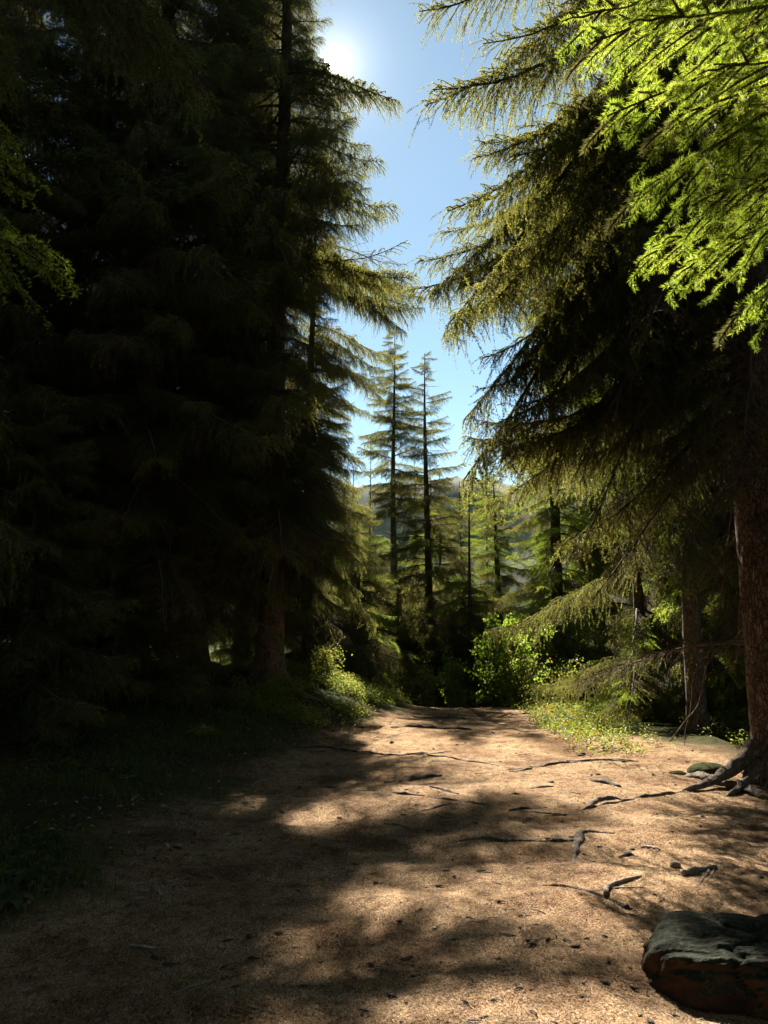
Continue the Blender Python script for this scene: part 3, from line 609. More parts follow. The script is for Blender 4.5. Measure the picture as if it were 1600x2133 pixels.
# farther trees on the slope beyond the crest: two shared crowns
def far_crown(seed, H, radius):
    rs = np.random.default_rng(seed); g = Geo(); z = .8; az = 0
    while z < H-.3:
        u = z/H; rr = radius*(1-u)**.8+.2
        for q in range(4):
            az += 2.4+rs.normal(0, .3); b = B['far'][rs.integers(3)]; me = b['mesh']; sc = rr*(.75+.4*rs.random())/b['L']
            n = len(me.vertices); co = np.empty(n*3, np.float32); me.vertices.foreach_get('co', co); co = co.reshape(-1, 3)*sc
            lp = np.empty(len(me.loops), np.int32); me.loops.foreach_get('vertex_index', lp); mi = np.empty(len(me.polygons), np.int32); me.polygons.foreach_get('material_index', mi)
            tn = np.empty(n*4, np.float32); me.attributes['tint'].data.foreach_get('color', tn); tn = tn.reshape(-1, 4)[:, :3]
            Mx = np.array(Euler((rs.normal(0, .2), .15-.45*u+rs.normal(0, .1), az), 'XYZ').to_matrix())
            co = co@Mx.T + np.array([0, 0, z+rs.random()*.5])
            g.add(co, lp.reshape(-1, 3), 0, tn); g.m[-1] = mi
        z += .5
    return g.mesh('crown', [M_TWIG, M_NEEDLE])
FC = [far_crown(5, 13, 2.6), far_crown(6, 13, 2.2)]
print('far crown tris', [len(m.polygons) for m in FC])
FT = trunk_mesh('trunk', .16, 13, 9, M_BARK, .3, k=10); ftm = FT.mesh('trunk', [M_BARK], True)
far = []
for i in range(34):
    yy = 27+30*rng.random(); xx = rng.uniform(-.62, .66)*yy
    pr = project((xx, yy, gh(xx, yy)+12))
    if pr and 770 < pr[0] < 1000: continue
    far.append((xx, yy))
far += [(2.6, 31), (3.6, 36), (-.8, 33), (1.2, 44), (5.2, 29), (.2, 50), (3.0, 48)]
for i, (xx, yy) in enumerate(far):
    o = empty('spruce_tree', (xx, yy, gh(xx, yy)-.1)); tag(o, 'distant spruce on the slope beyond the end of the path', 'tree', 'spruces on the slope beyond the crest')
    for nm, me in (('trunk', ftm), ('crown', FC[i % 2])):
        c = bpy.data.objects.new(nm, me); col.objects.link(c); c.parent = o
    s = (.8+.5*rng.random())
    s = min(s, .5+.12*rng.random()) if -7 < xx < 6 else min(s, .75) if xx >= 6 else s
    o.scale = (s, s, s); o.rotation_euler = (0, 0, rng.random()*6.28)

for xx, yy, s in [(-3.2, -4.4, 2.0), (3.4, -4.8, 2.1), (.3, -7.0, 2.0), (-4.2, -9.0, 2.0), (4.6, -9.5, 2.1), (-7.6, -3.0, 2.0), (7.8, -2.6, 2.0), (.2, -11.5, 2.2), (-9.0, 2.0, 1.9), (9.2, 2.5, 1.9), (-3.0, -9.5, 1.8), (5.0, -10, 1.8), (-9, -6, 1.8), (9.5, -6, 1.8), (9.0, 8.5, 1.7), (-9.0, 6.5, 1.7), (11.5, 13.5, 1.7)]:  # spruces added behind and beside the camera to darken the ambient shade
    o = empty('spruce_tree', (xx, yy, gh(xx, yy)-.1)); tag(o, 'tall spruce added round the near end of the path, mostly out of view, to cut sky light', 'tree', 'added spruces round the near end of the path')
    for nm, me in (('trunk', ftm), ('crown', FC[int(s*10) % 2])):
        c = bpy.data.objects.new(nm, me); col.objects.link(c); c.parent = o
        if nm == 'crown' and yy < -3: c.location.z = 1.8
    o.scale = (s*1.15, s*1.15, s); o.rotation_euler = (0, 0, xx)

# ------------------------------------------------------------------ broadleaf bush at the end of the path
def leaf_quads(P, Dr, ln, wd, rs):
    n = len(P); Dr = unit(Dr); w = unit(np.cross(Dr, rs.normal(size=(n, 3)))); nrm = np.cross(Dr, w)
    ll = (ln*(.65+.7*rs.random(n)))[:, None]; hw = w*ll*wd
    v = np.stack([P, P+Dr*ll*.45+hw-nrm*ll*.06, P+Dr*ll, P+Dr*ll*.45-hw-nrm*ll*.06], 1).reshape(-1, 3)
    q = np.arange(n)[:, None]*4
    return v, np.concatenate([q+[0, 1, 2], q+[0, 2, 3]])
def bush(label, px, py, Yd, H, W, nst, nleaf, ln, seed, mat=None):
    rs = np.random.default_rng(seed); p = at(px, py, Yd); b = np.array([p[0], p[1], gh(p[0], p[1])])
    root = empty('broadleaf_bush', b); tag(root, label, 'bush')
    g = Geo(); pts = []
    for i in range(nst):
        a = rs.random()*6.28; top = np.array([math.cos(a)*W*.5*rs.random(), math.sin(a)*W*.5*rs.random(), H*(.7+.3*rs.random())])
        st = smooth_line([np.array([math.cos(a)*.1, math.sin(a)*.1, -.1]), top*.5+rs.normal(0, .08, 3), top], 10)
        s = Geo(); v, f = tube(st, np.linspace(.022, .006, 10), 6); s.add(v, f); s.obj('stem', [M_TWIG], root, True)
        for k in range(11):
            q = .15+.85*rs.random(); c = st[int(q*9)]; d = rs.normal(size=3); d[2] = abs(d[2])*.5; d = d/np.linalg.norm(d)
            tl = (.25+.45*rs.random())*W*.55*(1.1-q*.6); tw = np.stack([c, c+d*tl*.5+[0, 0, .03], c+d*tl])
            v, f = tube(tw, [.006, .004, .002], 3); g.add(v, f, 0)
            u = rs.random((nleaf, 1)); cc = c+d*tl*(.15+.9*u)+rs.normal(0, .07, (nleaf, 3)); pts.append(cc)
    P = np.concatenate(pts); Dr = rs.normal(size=P.shape); Dr[:, 2] -= .3
    v, f = leaf_quads(P, Dr, ln, .32, rs); n = len(P)
    c = np.stack([(rs.random(n) < .03)*.8, np.clip(.5+rs.normal(0, .25, n), 0, 1), np.zeros(n)], 1)
    g.add(v, f, 1, np.repeat(c, 4, 0)); tag(g.obj('leaves', [M_TWIG, mat or M_LEAF], root), kind='stuff')
bush('bright yellow-green broadleaf bush glowing in sun at the end of the path', 1040, 1462, 19.8, 2.7, 2.7, 10, 36, .095, 5)
bush('straggling sunlit broadleaf shrub left of the bright bush on the crest', 960, 1462, 21.0, 1.6, 1.8, 6, 22, .08, 7)
bush('wide low shrub spreading over the crest right of the bright bush', 1105, 1466, 19.0, 1.3, 2.4, 9, 26, .06, 8, M_BILBERRY)
bush('low sunlit shrub at the left end of the crest under the lichen hung spruce', 870, 1462, 19.8, 1.2, 2.2, 8, 26, .06, 9, M_BILBERRY)
bush('knee high shrub on the bank beside the flared trunk', 665, 1432, 17.0, .8, 1.6, 8, 22, .045, 10, M_BILBERRY)
bush('tallish thin shrub behind the crest between the slim pole and the bright bush', 945, 1462, 23.0, 2.6, 1.9, 6, 26, .08, 11)
bush('dull green shrub behind the bilberry strip at the right of the crest', 1215, 1468, 18.5, 1.2, 2.2, 8, 26, .055, 12, M_BILBERRY)
bush('smaller bright broadleaf bush beside the sunlit spruce right of the crest', 1150, 1462, 22.0, 2.6, 2.2, 6, 34, .085, 6)

# ------------------------------------------------------------------ ground cover
def cover(name, label, mask, box, n, seed, hgt, ln, wd, mat, blades=False, brown=.03):
    rs = np.random.default_rng(seed); x = rs.uniform(box[0], box[1], n*3); y = rs.uniform(box[2], box[3], n*3)
    k = rs.random(n*3) < mask(x, y); x = x[k][:n]; y = y[k][:n]; n = len(x); z = ground_h(x, y)
    g = Geo(); P = np.stack([x, y, z], 1)
    if blades:
        d = rs.normal(size=(n, 3))*[.5, .5, 0]; hh = hgt*(.4+rs.random(n)*.9)
        w = unit(np.stack([-d[:, 1]+.01, d[:, 0], d[:, 0]*0], 1))*wd
        m1 = P+np.stack([d[:, 0]*hh*.35, d[:, 1]*hh*.35, hh*.75], 1); tp = P+np.stack([d[:, 0]*hh*1.0, d[:, 1]*hh*1.0, hh*(.95-.5*rs.random(n))], 1)
        v = np.stack([P-w, P+w, m1-w*.7, m1+w*.7, tp], 1).reshape(-1, 3); q = np.arange(n)[:, None]*5
        f = np.concatenate([q+[0, 1, 3], q+[0, 3, 2], q+[2, 3, 4]]); rep = 5
    else:
        m = 7; P = np.repeat(P, m, 0); hh = hgt*(.4+.8*rs.random(n)).repeat(m)
        off = rs.normal(0, .035, (n*m, 3)); off[:, 2] = np.tile(np.linspace(.2, 1, m), n)*hh
        P = P+off; Dr = rs.normal(size=P.shape); Dr[:, 2] = Dr[:, 2]*.5+.2
        v, f = leaf_quads(P, Dr, ln, wd, rs); rep = 4; n = n*m
    c = np.stack([(rs.random(n) < brown)*.9, np.clip(.5+rs.normal(0, .3, n), 0, 1), np.zeros(n)], 1)
    g.add(v, f, 0, np.repeat(c, rep, 0)); o = g.obj(name, [mat]); tag(o, label, None, None, 'stuff'); return o
def pathw(x, y, m=0.0):
    return x - np.interp(y, PL_Y, PL_X) + .55*fbm(x/.8, y/.8, 41, 4) + m
sig = lambda v: 1/(1+np.exp(-v))
cover('bilberry_plants', 'sunlit bilberry plants on the bank left of the path end', lambda x, y: sig(-pathw(x, y, .25)/.15)*np.clip(.05+2.6*fbm(x/.6, y/.6, 90, 3), 0, 1), (-3.2, .9, 12.5, 18.8), 6500, 1, .24, .038, .3, M_BILBERRY)
cover('bilberry_plants', 'sunlit bilberry strip between the path and the scaly trunk', lambda x, y: np.clip(.2+2.2*fbm(x/.8, y/.8, 92, 3)+.5*np.exp(-((y-12.0)/1.1)**2)+.3*(y > 13), 0, 1)*sig((x-2.75-.12*abs(y-12.2))/.12), (2.6, 8, 10.6, 18.5), 6000, 2, .2, .036, .3, M_BILBERRY, brown=.06)
cover('grass', 'dark grass and herbs on the shaded left verge', lambda x, y: sig(-pathw(x, y, .1)/.12)*np.clip(.5+1.6*fbm(x/.6, y/.6, 93, 3), 0, 1), (-5.5, -1.2, 4.2, 12.5), 16000, 3, .11, .0035, 0, M_GRASS, blades=True, brown=.2) if False else cover('grass', 'dark grass and herbs on the shaded left verge', lambda x, y: sig(-pathw(x, y, .1)/.12)*np.clip(.5+1.6*fbm(x/.6, y/.6, 93, 3), 0, 1), (-5.5, -1.2, 4.2, 12.5), 16000, 3, .11, .03, .0035, M_GRASS, blades=True, brown=.2)
cover('undergrowth', 'low leafy undergrowth in shade on the left bank', lambda x, y: sig(-pathw(x, y, .35)/.15)*np.clip(.4+1.6*fbm(x/.9, y/.9, 94, 3), 0, 1), (-6, -1.2, 4.4, 14), 3600, 4, .12, .04, .28, M_GRASS, brown=.12)

# needle litter and chips lying on the path
def litter():
    rs = np.random.default_rng(8); n = 150000
    y = 2.6*np.exp(rs.random(n)*math.log(10.5/2.6)); x = rs.uniform(-.62, .62, n)*y*1.02
    z = ground_h(x, y); k = rs.random(n) < sig(pathw(x, y, .3)/.25)*.9+.1; x, y, z = x[k], y[k], z[k]; n = len(x)
    a = rs.random(n)*6.28; big = rs.random(n)
    ln = np.where(big < .985, .010+.010*rs.random(n), .015+.03*rs.random(n))*np.clip(y/5, 1, 1.6); w = np.where(big < .985, .0008, .0018)*np.clip(y/4, 1, 1.8)
    d = np.stack([np.cos(a), np.sin(a), rs.normal(.05, .22, n)], 1)*ln[:, None]; s = np.stack([-np.sin(a), np.cos(a), rs.normal(0, .3, n)], 1)*w[:, None]
    P = np.stack([x, y, z+.004+.003*rs.random(n)], 1)
    v = np.stack([P-d*.5-s, P-d*.5+s, P+d*.5+s, P+d*.5-s], 1).reshape(-1, 3); q = np.arange(n)[:, None]*4
    g = Geo(); c = np.stack([rs.random(n)**2*.8, rs.random(n), np.zeros(n)], 1)
    g.add(v, np.concatenate([q+[0, 1, 2], q+[0, 2, 3]]), 0, np.repeat(c, 4, 0))
    tag(g.obj('needle_litter', [M_LITTER]), 'fallen needles and bark chips strewn over the path', None, None, 'stuff')
M_LITTER = leaf_mat('fallen_needles', (.16, .086, .042), (.05, .03, .015), (.43, .29, .155), (.08, .05, .03), dead=(.07, .04, .022), gloss=.006, rough=.6, tmix=.15)
litter()
def chunks():
    rs = np.random.default_rng(19); n = 750; y = 3.0*np.exp(rs.random(n)*math.log(17/3.0)); x = rs.uniform(-.3, .55, n)*y
    k = pathw(x, y, -.1) > 0; x, y = x[k], y[k]; n = len(x); z = ground_h(x, y); sz = .006+.022*rs.random(n)**3*np.clip(y/6, 1, 2)
    oc = np.array([[1, 0, 0], [-1, 0, 0], [0, 1, 0], [0, -1, 0], [0, 0, 1], [0, 0, -1]], float); fo = np.array([[0, 2, 4], [2, 1, 4], [1, 3, 4], [3, 0, 4], [2, 0, 5], [1, 2, 5], [3, 1, 5], [0, 3, 5]])
    a = rs.random(n)*6.28; v = oc[None]*(sz[:, None, None]*np.array([1.8, .8, .4])*(.4+1.0*rs.random((n, 6, 1)))); c, s_ = np.cos(a)[:, None], np.sin(a)[:, None]
    v = np.stack([v[..., 0]*c-v[..., 1]*s_, v[..., 0]*s_+v[..., 1]*c, v[..., 2]], -1)+np.stack([x, y, z+.3*sz], 1)[:, None]
    g = Geo(); g.add(v.reshape(-1, 3), (fo[None]+np.arange(n)[:, None, None]*6).reshape(-1, 3)); tag(g.obj('bark_chips', [M_ROOTDARK]), 'dark bark chips and clods scattered over the path', None, None, 'stuff')
chunks()
def twigs():
    rs = np.random.default_rng(29); g = Geo(); k = 0
    while k < 260:
        y = 3.0*math.exp(rs.random()*math.log(15/3.0)); x = rs.uniform(-.45, .55)*y
        if pathw(np.array([x]), np.array([y]), .3)[0] < 0: continue
        k += 1; ln = (.03+.13*rs.random()**2)*min(1.6, max(1, y/5)); a = rs.random()*6.28; b = a+rs.normal(0, .5)
        p = np.array([[x, y], [x+math.cos(a)*ln*.5, y+math.sin(a)*ln*.5], [x+math.cos(a)*ln*.5+math.cos(b)*ln*.5, y+math.sin(a)*ln*.5+math.sin(b)*ln*.5]])
        r = .0015+.004*rs.random()**2; z = ground_h(p[:, 0], p[:, 1])+r*.8+np.array([0, rs.random()*.006, 0])
        v, f = tube(np.c_[p, z], [r, r*.9, r*.5], 4); g.add(v, f)
    tag(g.obj('twig_litter', [M_STICK]), 'small broken twigs strewn over the path', None, None, 'stuff')
twigs()

# ------------------------------------------------------------------ roots, sticks, stones on the path
def root_obj(name, label, cat, pts, r, seed, mat, group=None, lift=.35, k=9, n=None, jit=.35, gnarl=.3, branch=None, dz=None, und=.5):
    """pts: photograph pixels where it lies on the ground; r: radius in metres (start, end) or list"""
    rs = np.random.default_rng(seed)
    W = np.array([on_ground(*p) for p in pts]); n = n or max(10, int(np.linalg.norm(np.diff(W, axis=0), axis=1).sum()/.05))
    l = smooth_line(W, n); rr = np.interp(np.linspace(0, 1, n), np.linspace(0, 1, len(r)), r)
    l[:, :2] += np.cumsum(rs.normal(0, gnarl, (n, 2)), 0)*rr[:, None]*.35
    l[:, 2] = ground_h(l[:, 0], l[:, 1]) + rr*lift + rr*und*1.4*fbm(np.arange(n)*.37, np.zeros(n)+seed, seed, 2)
    if dz is not None: l[:, 2] += np.interp(np.linspace(0, 1, n), np.linspace(0, 1, len(dz)), dz)
    g = Geo(); v, f = tube(l, rr, k, jit=jit, seed=seed)
    c = v.mean(0); c[2] = l[:, 2].min(); g.add(v-c, f)
    if branch:
        for bp, br in branch:
            W2 = np.array([on_ground(*p) for p in bp]); l2 = smooth_line(W2, 10); r2 = np.linspace(br, br*.3, 10); l2[:, 2] = ground_h(l2[:, 0], l2[:, 1])+r2*.6
            v, f = tube(l2, r2, 7, jit=jit, seed=seed+1); g.add(v-c, f)
    o = g.obj(name, [mat], smooth=True); o.location = c; tag(o, label, cat, group); return o
RG = 'tree roots crossing the path'
ROOTS = [
 ('long dark root lying across the sunlit path left of the knobbed root', [(955, 1752), (1010, 1748), (1080, 1752), (1150, 1755), (1190, 1750)], [.012, .026, .03, .03, .035], M_ROOTDARK),
 ('pale knobbed root end rising from the path and bending toward the viewer', [(1280, 1738), (1235, 1733), (1208, 1736), (1200, 1752), (1197, 1775), (1195, 1800)], [.02, .032, .06, .05, .028, .015], M_ROOT),
 ('thick dark root on the left of the path at the shade edge', [(800, 1632), (850, 1626), (890, 1619), (920, 1616)], [.012, .035, .045, .02], M_ROOTDARK),
 ('short hooked root bulging from the sunlit path', [(1223, 1682), (1240, 1672), (1262, 1664), (1290, 1666), (1320, 1667)], [.015, .05, .055, .04, .012], M_ROOTDARK),
 ('broken root stub right of the sunlit patch', [(1230, 1624), (1255, 1630), (1272, 1634), (1292, 1640)], [.035, .05, .05, .02], M_ROOTDARK),
 ('root spanning the crest of the path from the left bank', [(855, 1462), (900, 1465), (950, 1466), (1000, 1470)], [.03, .055, .05, .03], M_ROOT),
 ('pale forked root on the crest of the path', [(930, 1463), (965, 1462), (985, 1468), (1003, 1476)], [.02, .045, .04, .02], M_STICK),
 ('dark root crossing the shaded crest of the path', [(815, 1516), (860, 1513), (930, 1519), (985, 1521)], [.02, .05, .05, .02], M_ROOTDARK),
 ('second dark root below the crest in stripy shade', [(860, 1494), (920, 1495), (970, 1499)], [.02, .04, .02], M_ROOTDARK),
 ('thin root under the stripy shade of the path', [(800, 1576), (870, 1572), (940, 1566)], [.012, .025, .012], M_ROOTDARK),
 ('root with pale back in the middle of the shaded path', [(878, 1690), (910, 1682), (938, 1674)], [.012, .03, .015], M_ROOT),
 ('curved dark root beside the pale backed one', [(895, 1640), (920, 1644), (955, 1655)], [.015, .03, .012], M_ROOTDARK),
 ('low root at the near edge of the upper sunlit stretch', [(1180, 1586), (1230, 1584), (1270, 1584), (1330, 1588)], [.01, .025, .025, .01], M_ROOTDARK),
 ('thin root on the bright sunlit path', [(1105, 1643), (1130, 1641), (1152, 1638)], [.008, .02, .015], M_ROOTDARK),
 ('small root hump near the top of the sunlit path', [(1060, 1608), (1080, 1607), (1108, 1602)], [.015, .035, .02], M_ROOT),
 ('root on the left edge of the path among needles', [(620, 1556), (670, 1556), (720, 1551), (760, 1552)], [.01, .025, .025, .01], M_ROOTDARK),
 ('short pale root poking out in the shaded path', [(847, 1790), (852, 1778), (862, 1772)], [.012, .02, .012], M_STICK),
 ('dark knotted root right of the knobbed one', [(1290, 1788), (1312, 1780), (1330, 1785)], [.015, .04, .02], M_ROOTDARK),
 ('root in the dappled middle of the path', [(800, 1717), (830, 1719), (848, 1726)], [.012, .022, .01], M_ROOT),
 ('flat dark root under the big shade blot', [(1060, 1690), (1100, 1684), (1140, 1683)], [.01, .025, .01], M_ROOTDARK),
 ('low root right of the crest beside the bilberry strip', [(1085, 1487), (1110, 1484), (1130, 1490), (1170, 1496)], [.02, .05, .04, .015], M_ROOTDARK),
 ('thin pale root left of the crest shadow', [(1020, 1497), (1050, 1492), (1075, 1489)], [.015, .03, .015], M_ROOT),
]
LONG = [
 ('long half buried root creeping from the left bank across the upper path', [(610, 1558), (700, 1556), (790, 1574), (880, 1572), (960, 1584), (1040, 1596)], [.03, .03, .026, .024, .02, .012], M_ROOTDARK),
 ('long root surfacing in pieces across the middle of the path', [(740, 1648), (820, 1650), (900, 1662), (980, 1672), (1080, 1692), (1180, 1700)], [.014, .03, .028, .026, .024, .014], M_ROOTDARK),
 ('root winding down the crest of the path into the stripy shade', [(1010, 1472), (960, 1484), (930, 1500), (880, 1512), (830, 1532), (770, 1540)], [.05, .045, .04, .036, .03, .015], M_ROOT),
 ('root running from the bilberry strip across the sunlit path', [(1330, 1586), (1240, 1582), (1150, 1592), (1060, 1606), (990, 1612)], [.02, .028, .026, .02, .012], M_ROOTDARK),
 ('thin roots end creeping out from under the boulder', [(1310, 1895), (1270, 1872), (1200, 1850), (1130, 1846)], [.03, .024, .016, .008], M_ROOTDARK),
 ('root from the scaly trunk spreading low over the sunny litter', [(1440, 1650), (1380, 1658), (1300, 1668), (1220, 1690), (1150, 1700)], [.04, .034, .03, .022, .012], M_ROOT),
]
for i, (lab, pts, r, m) in enumerate(LONG):
    root_obj('tree_root', lab, 'root', pts, [a*.6 for a in r], 860+i, m, RG, lift=-.2, jit=.6, k=11, und=1.1)
for i, (lab, pts, r, m) in enumerate(ROOTS):
    root_obj('tree_root', lab, 'root', pts, [a*.62 for a in r], 900+i, m if i % 3 else M_ROOT, RG, lift=.1, jit=.6, k=11, und=.8)
root_obj('tree_root', 'long pale root running from the foot of the scaly trunk along the right edge', 'root', [(1432, 1618), (1462, 1622), (1500, 1634), (1545, 1648), (1610, 1668), (1680, 1680)], [.028, .048, .042, .04, .04, .03], 950, M_ROOT, RG, lift=.5, k=12, jit=.5)
def brace(label, pts, r, seed):
    W = smooth_line([at(*q) for q in pts], 22); rr = np.interp(np.linspace(0, 1, 22), np.linspace(0, 1, len(r)), r); g = Geo(); v, f = tube(W, rr, 12, jit=.4, seed=seed); c = W[0].copy(); g.add(v-c, f)
    o = g.obj('tree_root', [M_ROOT], smooth=True); o.location = c; tag(o, label, 'root', RG)
brace('arched root bracing the scaly trunk on its left', [(1425, 1648, 8.3), (1465, 1634, 8.4), (1505, 1615, 8.55), (1540, 1592, 8.65), (1575, 1560, 8.75)], [.025, .04, .055, .08, .12], 951)
brace('short steep root in front of the scaly trunk', [(1500, 1668, 8.05), (1528, 1652, 8.2), (1555, 1626, 8.45), (1580, 1590, 8.65)], [.02, .035, .055, .09], 952)
SG = 'dry sticks on the path'
STICKS = [
 ('forked grey stick lying right of the path with splayed twigs', [(1421, 1826), (1440, 1822), (1468, 1813), (1492, 1808)], [.022, .02, .016, .012], [([(1478, 1812), (1462, 1838), (1450, 1852)], .008), ([(1488, 1810), (1480, 1830), (1470, 1842)], .006)]),
 ('thin bent stick arching over the ground near the boulder', [(1262, 1870), (1262, 1855), (1275, 1846), (1310, 1836), (1335, 1826)], [.016, .018, .014, .012, .006], [([(1275, 1852), (1310, 1851), (1345, 1850)], .007)]),
 ('little Y shaped stick in the dark foreground', [(692, 1968), (703, 1964), (706, 1968), (712, 1978)], [.004, .006, .005, .004], [([(704, 1966), (700, 1971), (694, 1975)], .004)]),
 ('dark straight stick lying in the shaded left foreground', [(268, 1974), (300, 1977), (338, 1978)], [.006, .009, .005], None),
 ('thin crooked twig at the bottom left of the path', [(360, 2073), (400, 2060), (450, 2045)], [.004, .006, .003], [([(362, 2072), (358, 2062)], .003)]),
 ('small forked twig on the dark left of the path', [(320, 1850), (324, 1862), (325, 1872)], [.005, .006, .004], [([(323, 1860), (329, 1850)], .003)]),
 ('pale twig beside the lit leaves at the left edge', [(425, 1672), (440, 1678), (470, 1672)], [.008, .012, .006], [([(445, 1676), (460, 1682)], .006)]),
 ('short pale stick among dead leaves on the left verge', [(272, 1670), (285, 1662), (293, 1656)], [.01, .014, .008], None),
 ('thin straw-like stick on the sunlit path', [(1185, 1650), (1198, 1653), (1210, 1656)], [.004, .006, .004], None),
 ('twig crossing the shaded path left of the middle', [(520, 1640), (545, 1628), (562, 1622)], [.006, .012, .006], None),
 ('thin twig lying at the near edge of the round sunlit patch', [(1040, 1948), (1058, 1950), (1075, 1952)], [.003, .006, .003], None),
 ('slim stick on the needles right of the knobbed root', [(1335, 1766), (1355, 1768), (1375, 1773)], [.006, .012, .006], None),
]
for i, (lab, pts, r, br) in enumerate(STICKS):
    root_obj('stick', lab, 'stick', pts, r, 970+i, M_STICK, SG, lift=1.0, k=7, jit=.15, gnarl=.15, branch=br, n=14)
root_obj('wood_piece', 'short cut piece of wood lying above the forked stick', 'wood', [(1399, 1808), (1408, 1808), (1418, 1807)], [.02, .022, .02], 990, M_STICK, None, lift=.9, k=9, jit=.1, gnarl=.05, n=6)

# hanging dry branch at the right, bending down to the ground
def hanging(label, pts, Yd, r, seed):
    W = np.array([at(px, py, Yd) for px, py in pts]); l = smooth_line(W, 26); g = Geo()
    l[:, 1] += .05*fbm(np.arange(26)*.2, np.zeros(26), seed, 2); v, f = tube(l, np.linspace(r, r*.5, 26), 6, jit=.2, seed=seed); c = l[-1].copy(); g.add(v-c, f)
    o = g.obj('dry_branch', [M_TWIG], smooth=True); o.location = c; tag(o, label, 'branch')
hanging('long dry branch hanging in a curve down to the ground by the bilberries', [(1482, 1330), (1470, 1400), (1455, 1470), (1430, 1500), (1395, 1545)], 9.6, .014, 3)
hanging('thin straight dry branch hanging beside the curved one', [(1446, 1400), (1440, 1470), (1432, 1510), (1426, 1552)], 9.8, .009, 4)

# ------------------------------------------------------------------ boulder in the near right corner, mossy mound at the trunk
def boulder(label, c, size, seed, mats_fn, name='boulder', strata=True, seg=(220, 110), flat=2.7):
    u = np.linspace(0, 2*math.pi, seg[0], endpoint=False); w = np.linspace(-math.pi/2, math.pi/2, seg[1])
    U, Wt = np.meshgrid(u, w); e = 2/flat
    sp = lambda v: np.sign(v)*np.abs(v)**e
    X = sp(np.cos(Wt))*sp(np.cos(U)); Y = sp(np.cos(Wt))*sp(np.sin(U)); Zs = sp(np.sin(Wt))
    P = np.stack([X*size[0], Y*size[1], Zs*size[2]], -1)
    nn = np.stack([X, Y, Zs], -1); nn = nn/np.maximum(np.linalg.norm(nn, axis=-1, keepdims=True), 1e-6)
    d = .12*fbm(P[..., 0]*2.2+seed, P[..., 2]*3+P[..., 1]*1.7, seed, 4)
    if strata: d = d*1.3 + .085*np.abs(fbm(P[..., 0]*1.6+P[..., 1]*7, P[..., 2]*10+P[..., 1]*6, seed+5, 4)) - .05*np.exp(-(fbm(P[..., 0]*2.3, P[..., 1]*3+P[..., 2]*3, seed+21, 3)/.035)**2) + .022*fbm(P[..., 0]*14, P[..., 1]*22+P[..., 2]*18, seed+9, 3)
    else: d = d*.5 + .03*fbm(P[..., 0]*25, P[..., 1]*25+P[..., 2]*13, seed+9, 3)
    P = P + nn*d[..., None]*min(size)/.4
    n, k = seg[1], seg[0]
    i, j = np.meshgrid(np.arange(n-1), np.arange(k), indexing='ij'); i = i.ravel(); j = j.ravel(); j2 = (j+1) % k
    f = np.concatenate([np.stack([i*k+j, i*k+j2, (i+1)*k+j2], 1), np.stack([i*k+j, (i+1)*k+j2, (i+1)*k+j], 1)])
    g = Geo(); g.add(P.reshape(-1, 3), f); o = g.obj(name, [mats_fn], smooth=True); o.location = c; return o
def rock_mat():
    m, t = new_mat('rusty_boulder')
    tc = N(t, 'ShaderNodeTexCoord'); ge = N(t, 'ShaderNodeNewGeometry'); sp = N(t, 'ShaderNodeSeparateXYZ'); L(t, ge.outputs['Normal'], sp.inputs[0])
    n = N(t, 'ShaderNodeTexNoise'); n.inputs['Scale'].default_value = 7; n.inputs['Detail'].default_value = 9; L(t, tc.outputs['Object'], n.inputs['Vector'])
    n2 = N(t, 'ShaderNodeTexNoise'); n2.inputs['Scale'].default_value = 40; n2.inputs['Detail'].default_value = 6; L(t, tc.outputs['Object'], n2.inputs['Vector'])
    rust = ramp(t, n.outputs[0], [(.3, (.012, .007, .005)), (.52, (.045, .02, .009)), (.7, (.09, .042, .016))])
    grey = ramp(t, n2.outputs[0], [(.3, (.007, .009, .005)), (.58, (.02, .022, .012)), (.75, (.075, .068, .042))])
    ms = N(t, 'ShaderNodeMath', operation='MULTIPLY_ADD'); L(t, n.outputs[0], ms.inputs[0]); ms.inputs[1].default_value = .5; L(t, sp.outputs[2], ms.inputs[2])
    fr = ramp(t, ms.outputs[0], [(.45, (0, 0, 0)), (.75, (1, 1, 1))])
    c = mixc(t, fr.outputs[0], rust.outputs[0], grey.outputs[0])
    p = N(t, 'ShaderNodeBsdfPrincipled'); L(t, c, p.inputs['Base Color']); p.inputs['Roughness'].default_value = .95; p.inputs['Specular IOR Level'].default_value = .15
    b = N(t, 'ShaderNodeBump'); b.inputs['Strength'].default_value = .8; b.inputs['Distance'].default_value = .02; L(t, n2.outputs[0], b.inputs['Height']); L(t, b.outputs[0], p.inputs['Normal'])
    o = N(t, 'ShaderNodeOutputMaterial'); L(t, p.outputs[0], o.inputs['Surface']); return m
o = boulder('', (2.25, 3.75, gh(2.25, 3.75)-.0), (.98, .42, .24), 3, rock_mat()); o.rotation_euler = (.05, .05, -.12)
tag(o, 'long dark boulder with ridged mossy top and rust brown side in the near right corner', 'boulder')
M_MOSS = plain_mat('moss', (.02, .027, .008), (.065, .07, .02), 14)
q = on_ground(1478, 1612); o = boulder('', (q[0], q[1], q[2]), (.26, .2, .13), 8, M_MOSS, 'moss_mound', False, (48, 26), 2.2); tag(o, 'rounded moss mound between the roots of the scaly trunk', 'moss')
q = on_ground(1412, 1612); o = boulder('', (q[0], q[1], q[2]-.02), (.12, .09, .06), 9, M_MOSS, 'moss_mound', False, (32, 18), 2.2); tag(o, 'small moss cushion left of the rooted trunk foot', 'moss')

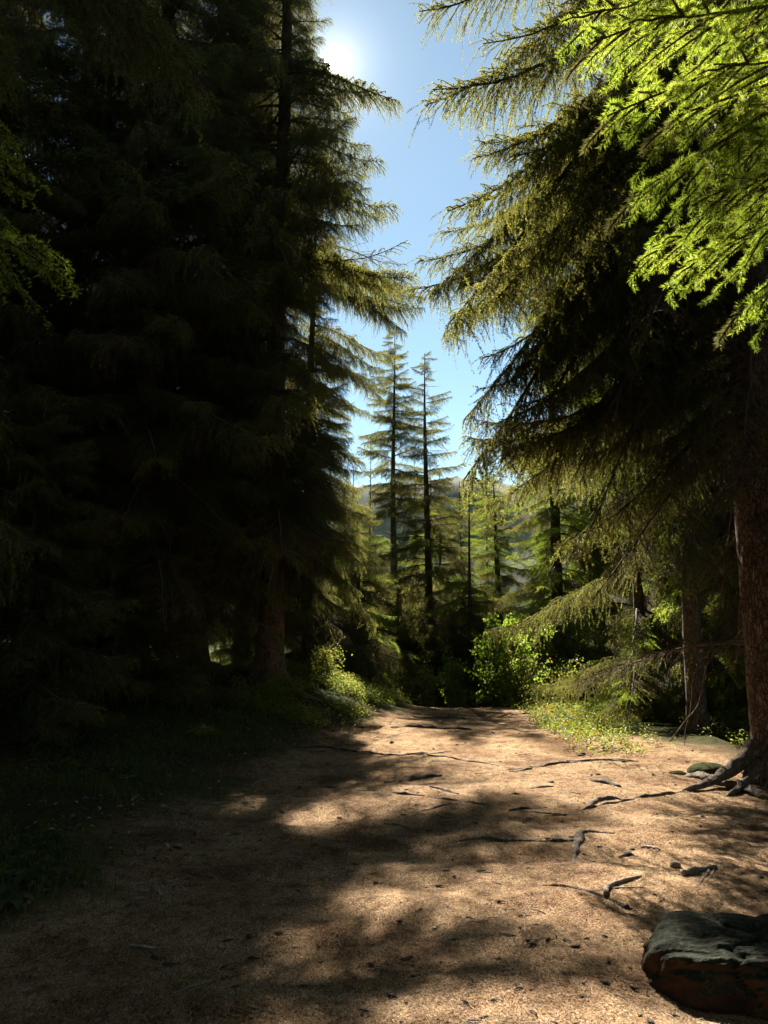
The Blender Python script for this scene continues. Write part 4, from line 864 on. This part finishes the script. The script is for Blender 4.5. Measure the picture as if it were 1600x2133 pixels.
# dry leaves scattered along the left verge and beside the path
def leaf_scatter():
    rs = np.random.default_rng(77); n = 480; y = rs.uniform(4.2, 13, n); x = np.interp(y, PL_Y, PL_X)+rs.normal(-.35, .5, n)
    P = np.stack([x, y, ground_h(x, y)+.012], 1); D = rs.normal(size=(n, 3)); D[:, 2] *= .25; D = unit(D); w = unit(np.stack([-D[:, 1], D[:, 0], rs.normal(0, .25, n)], 1)); ll = (.03+.045*rs.random(n))[:, None]
    v = np.stack([P, P+D*ll*.5+w*ll*.33+[0, 0, .012], P+D*ll, P+D*ll*.5-w*ll*.33+[0, 0, .012]], 1).reshape(-1, 3); q = np.arange(n)[:, None]*4
    g = Geo(); c = np.stack([(rs.random(n) < .3)*.7, rs.random(n), np.zeros(n)], 1); g.add(v, np.concatenate([q+[0, 1, 2], q+[0, 2, 3]]), 0, np.repeat(c, 4, 0))
    tag(g.obj('fallen_leaves', [M_DRYLEAF]), 'pale fallen leaves along the left edge of the path', None, None, 'stuff')
leaf_scatter()
def plant(label, px, py, n, ln, wd, seed, mat, name='leafy_plant'):
    rs = np.random.default_rng(seed); b = on_ground(px, py); root = empty(name, b); tag(root, label, 'plant')
    for i in range(n):
        a = i/n*6.28+rs.normal(0, .3); l = ln*(.7+.5*rs.random()); t = np.linspace(0, 1, 7)
        arch = .55+.5*rs.random()
        c = np.stack([math.cos(a)*l*t, math.sin(a)*l*t, l*(arch*1.5*t-arch*1.35*t**2)], 1); w = np.array([-math.sin(a), math.cos(a), 0])*wd
        pr = np.sin(np.pi*np.clip(t*.93+.05, 0, 1))**.8
        v = np.concatenate([c-w*pr[:, None], c+w*pr[:, None], c-[0, 0, .006]]); k = np.arange(6)
        f = np.concatenate([np.stack([k, k+14, k+15], 1), np.stack([k, k+15, k+1], 1), np.stack([k+14, k+7, k+8], 1), np.stack([k+14, k+8, k+15], 1)])
        g = Geo(); g.add(v, f, 0, np.array([0 if rs.random() > .15 else .3, rs.random(), 0])); g.obj('leaf', [mat], root, True)
plant('broad leafed plant with one shiny leaf at the near left verge', 62, 1838, 8, .26, .035, 1, M_GRASS)
plant('low leafy plant at the very left edge above the dark foreground', 12, 1890, 8, .2, .04, 2, M_GRASS)
plant('narrow leafed plant farther up the shaded left verge', 85, 1755, 7, .2, .02, 3, M_GRASS)
plant('grass tuft catching a spot of sun on the shaded left bank', 415, 1534, 22, .3, .01, 4, M_LEAF, 'grass_tuft')
print('objects', len(bpy.data.objects), 'boughs', counts, 'unique tris', sum(len(m.polygons) for m in bpy.data.meshes))
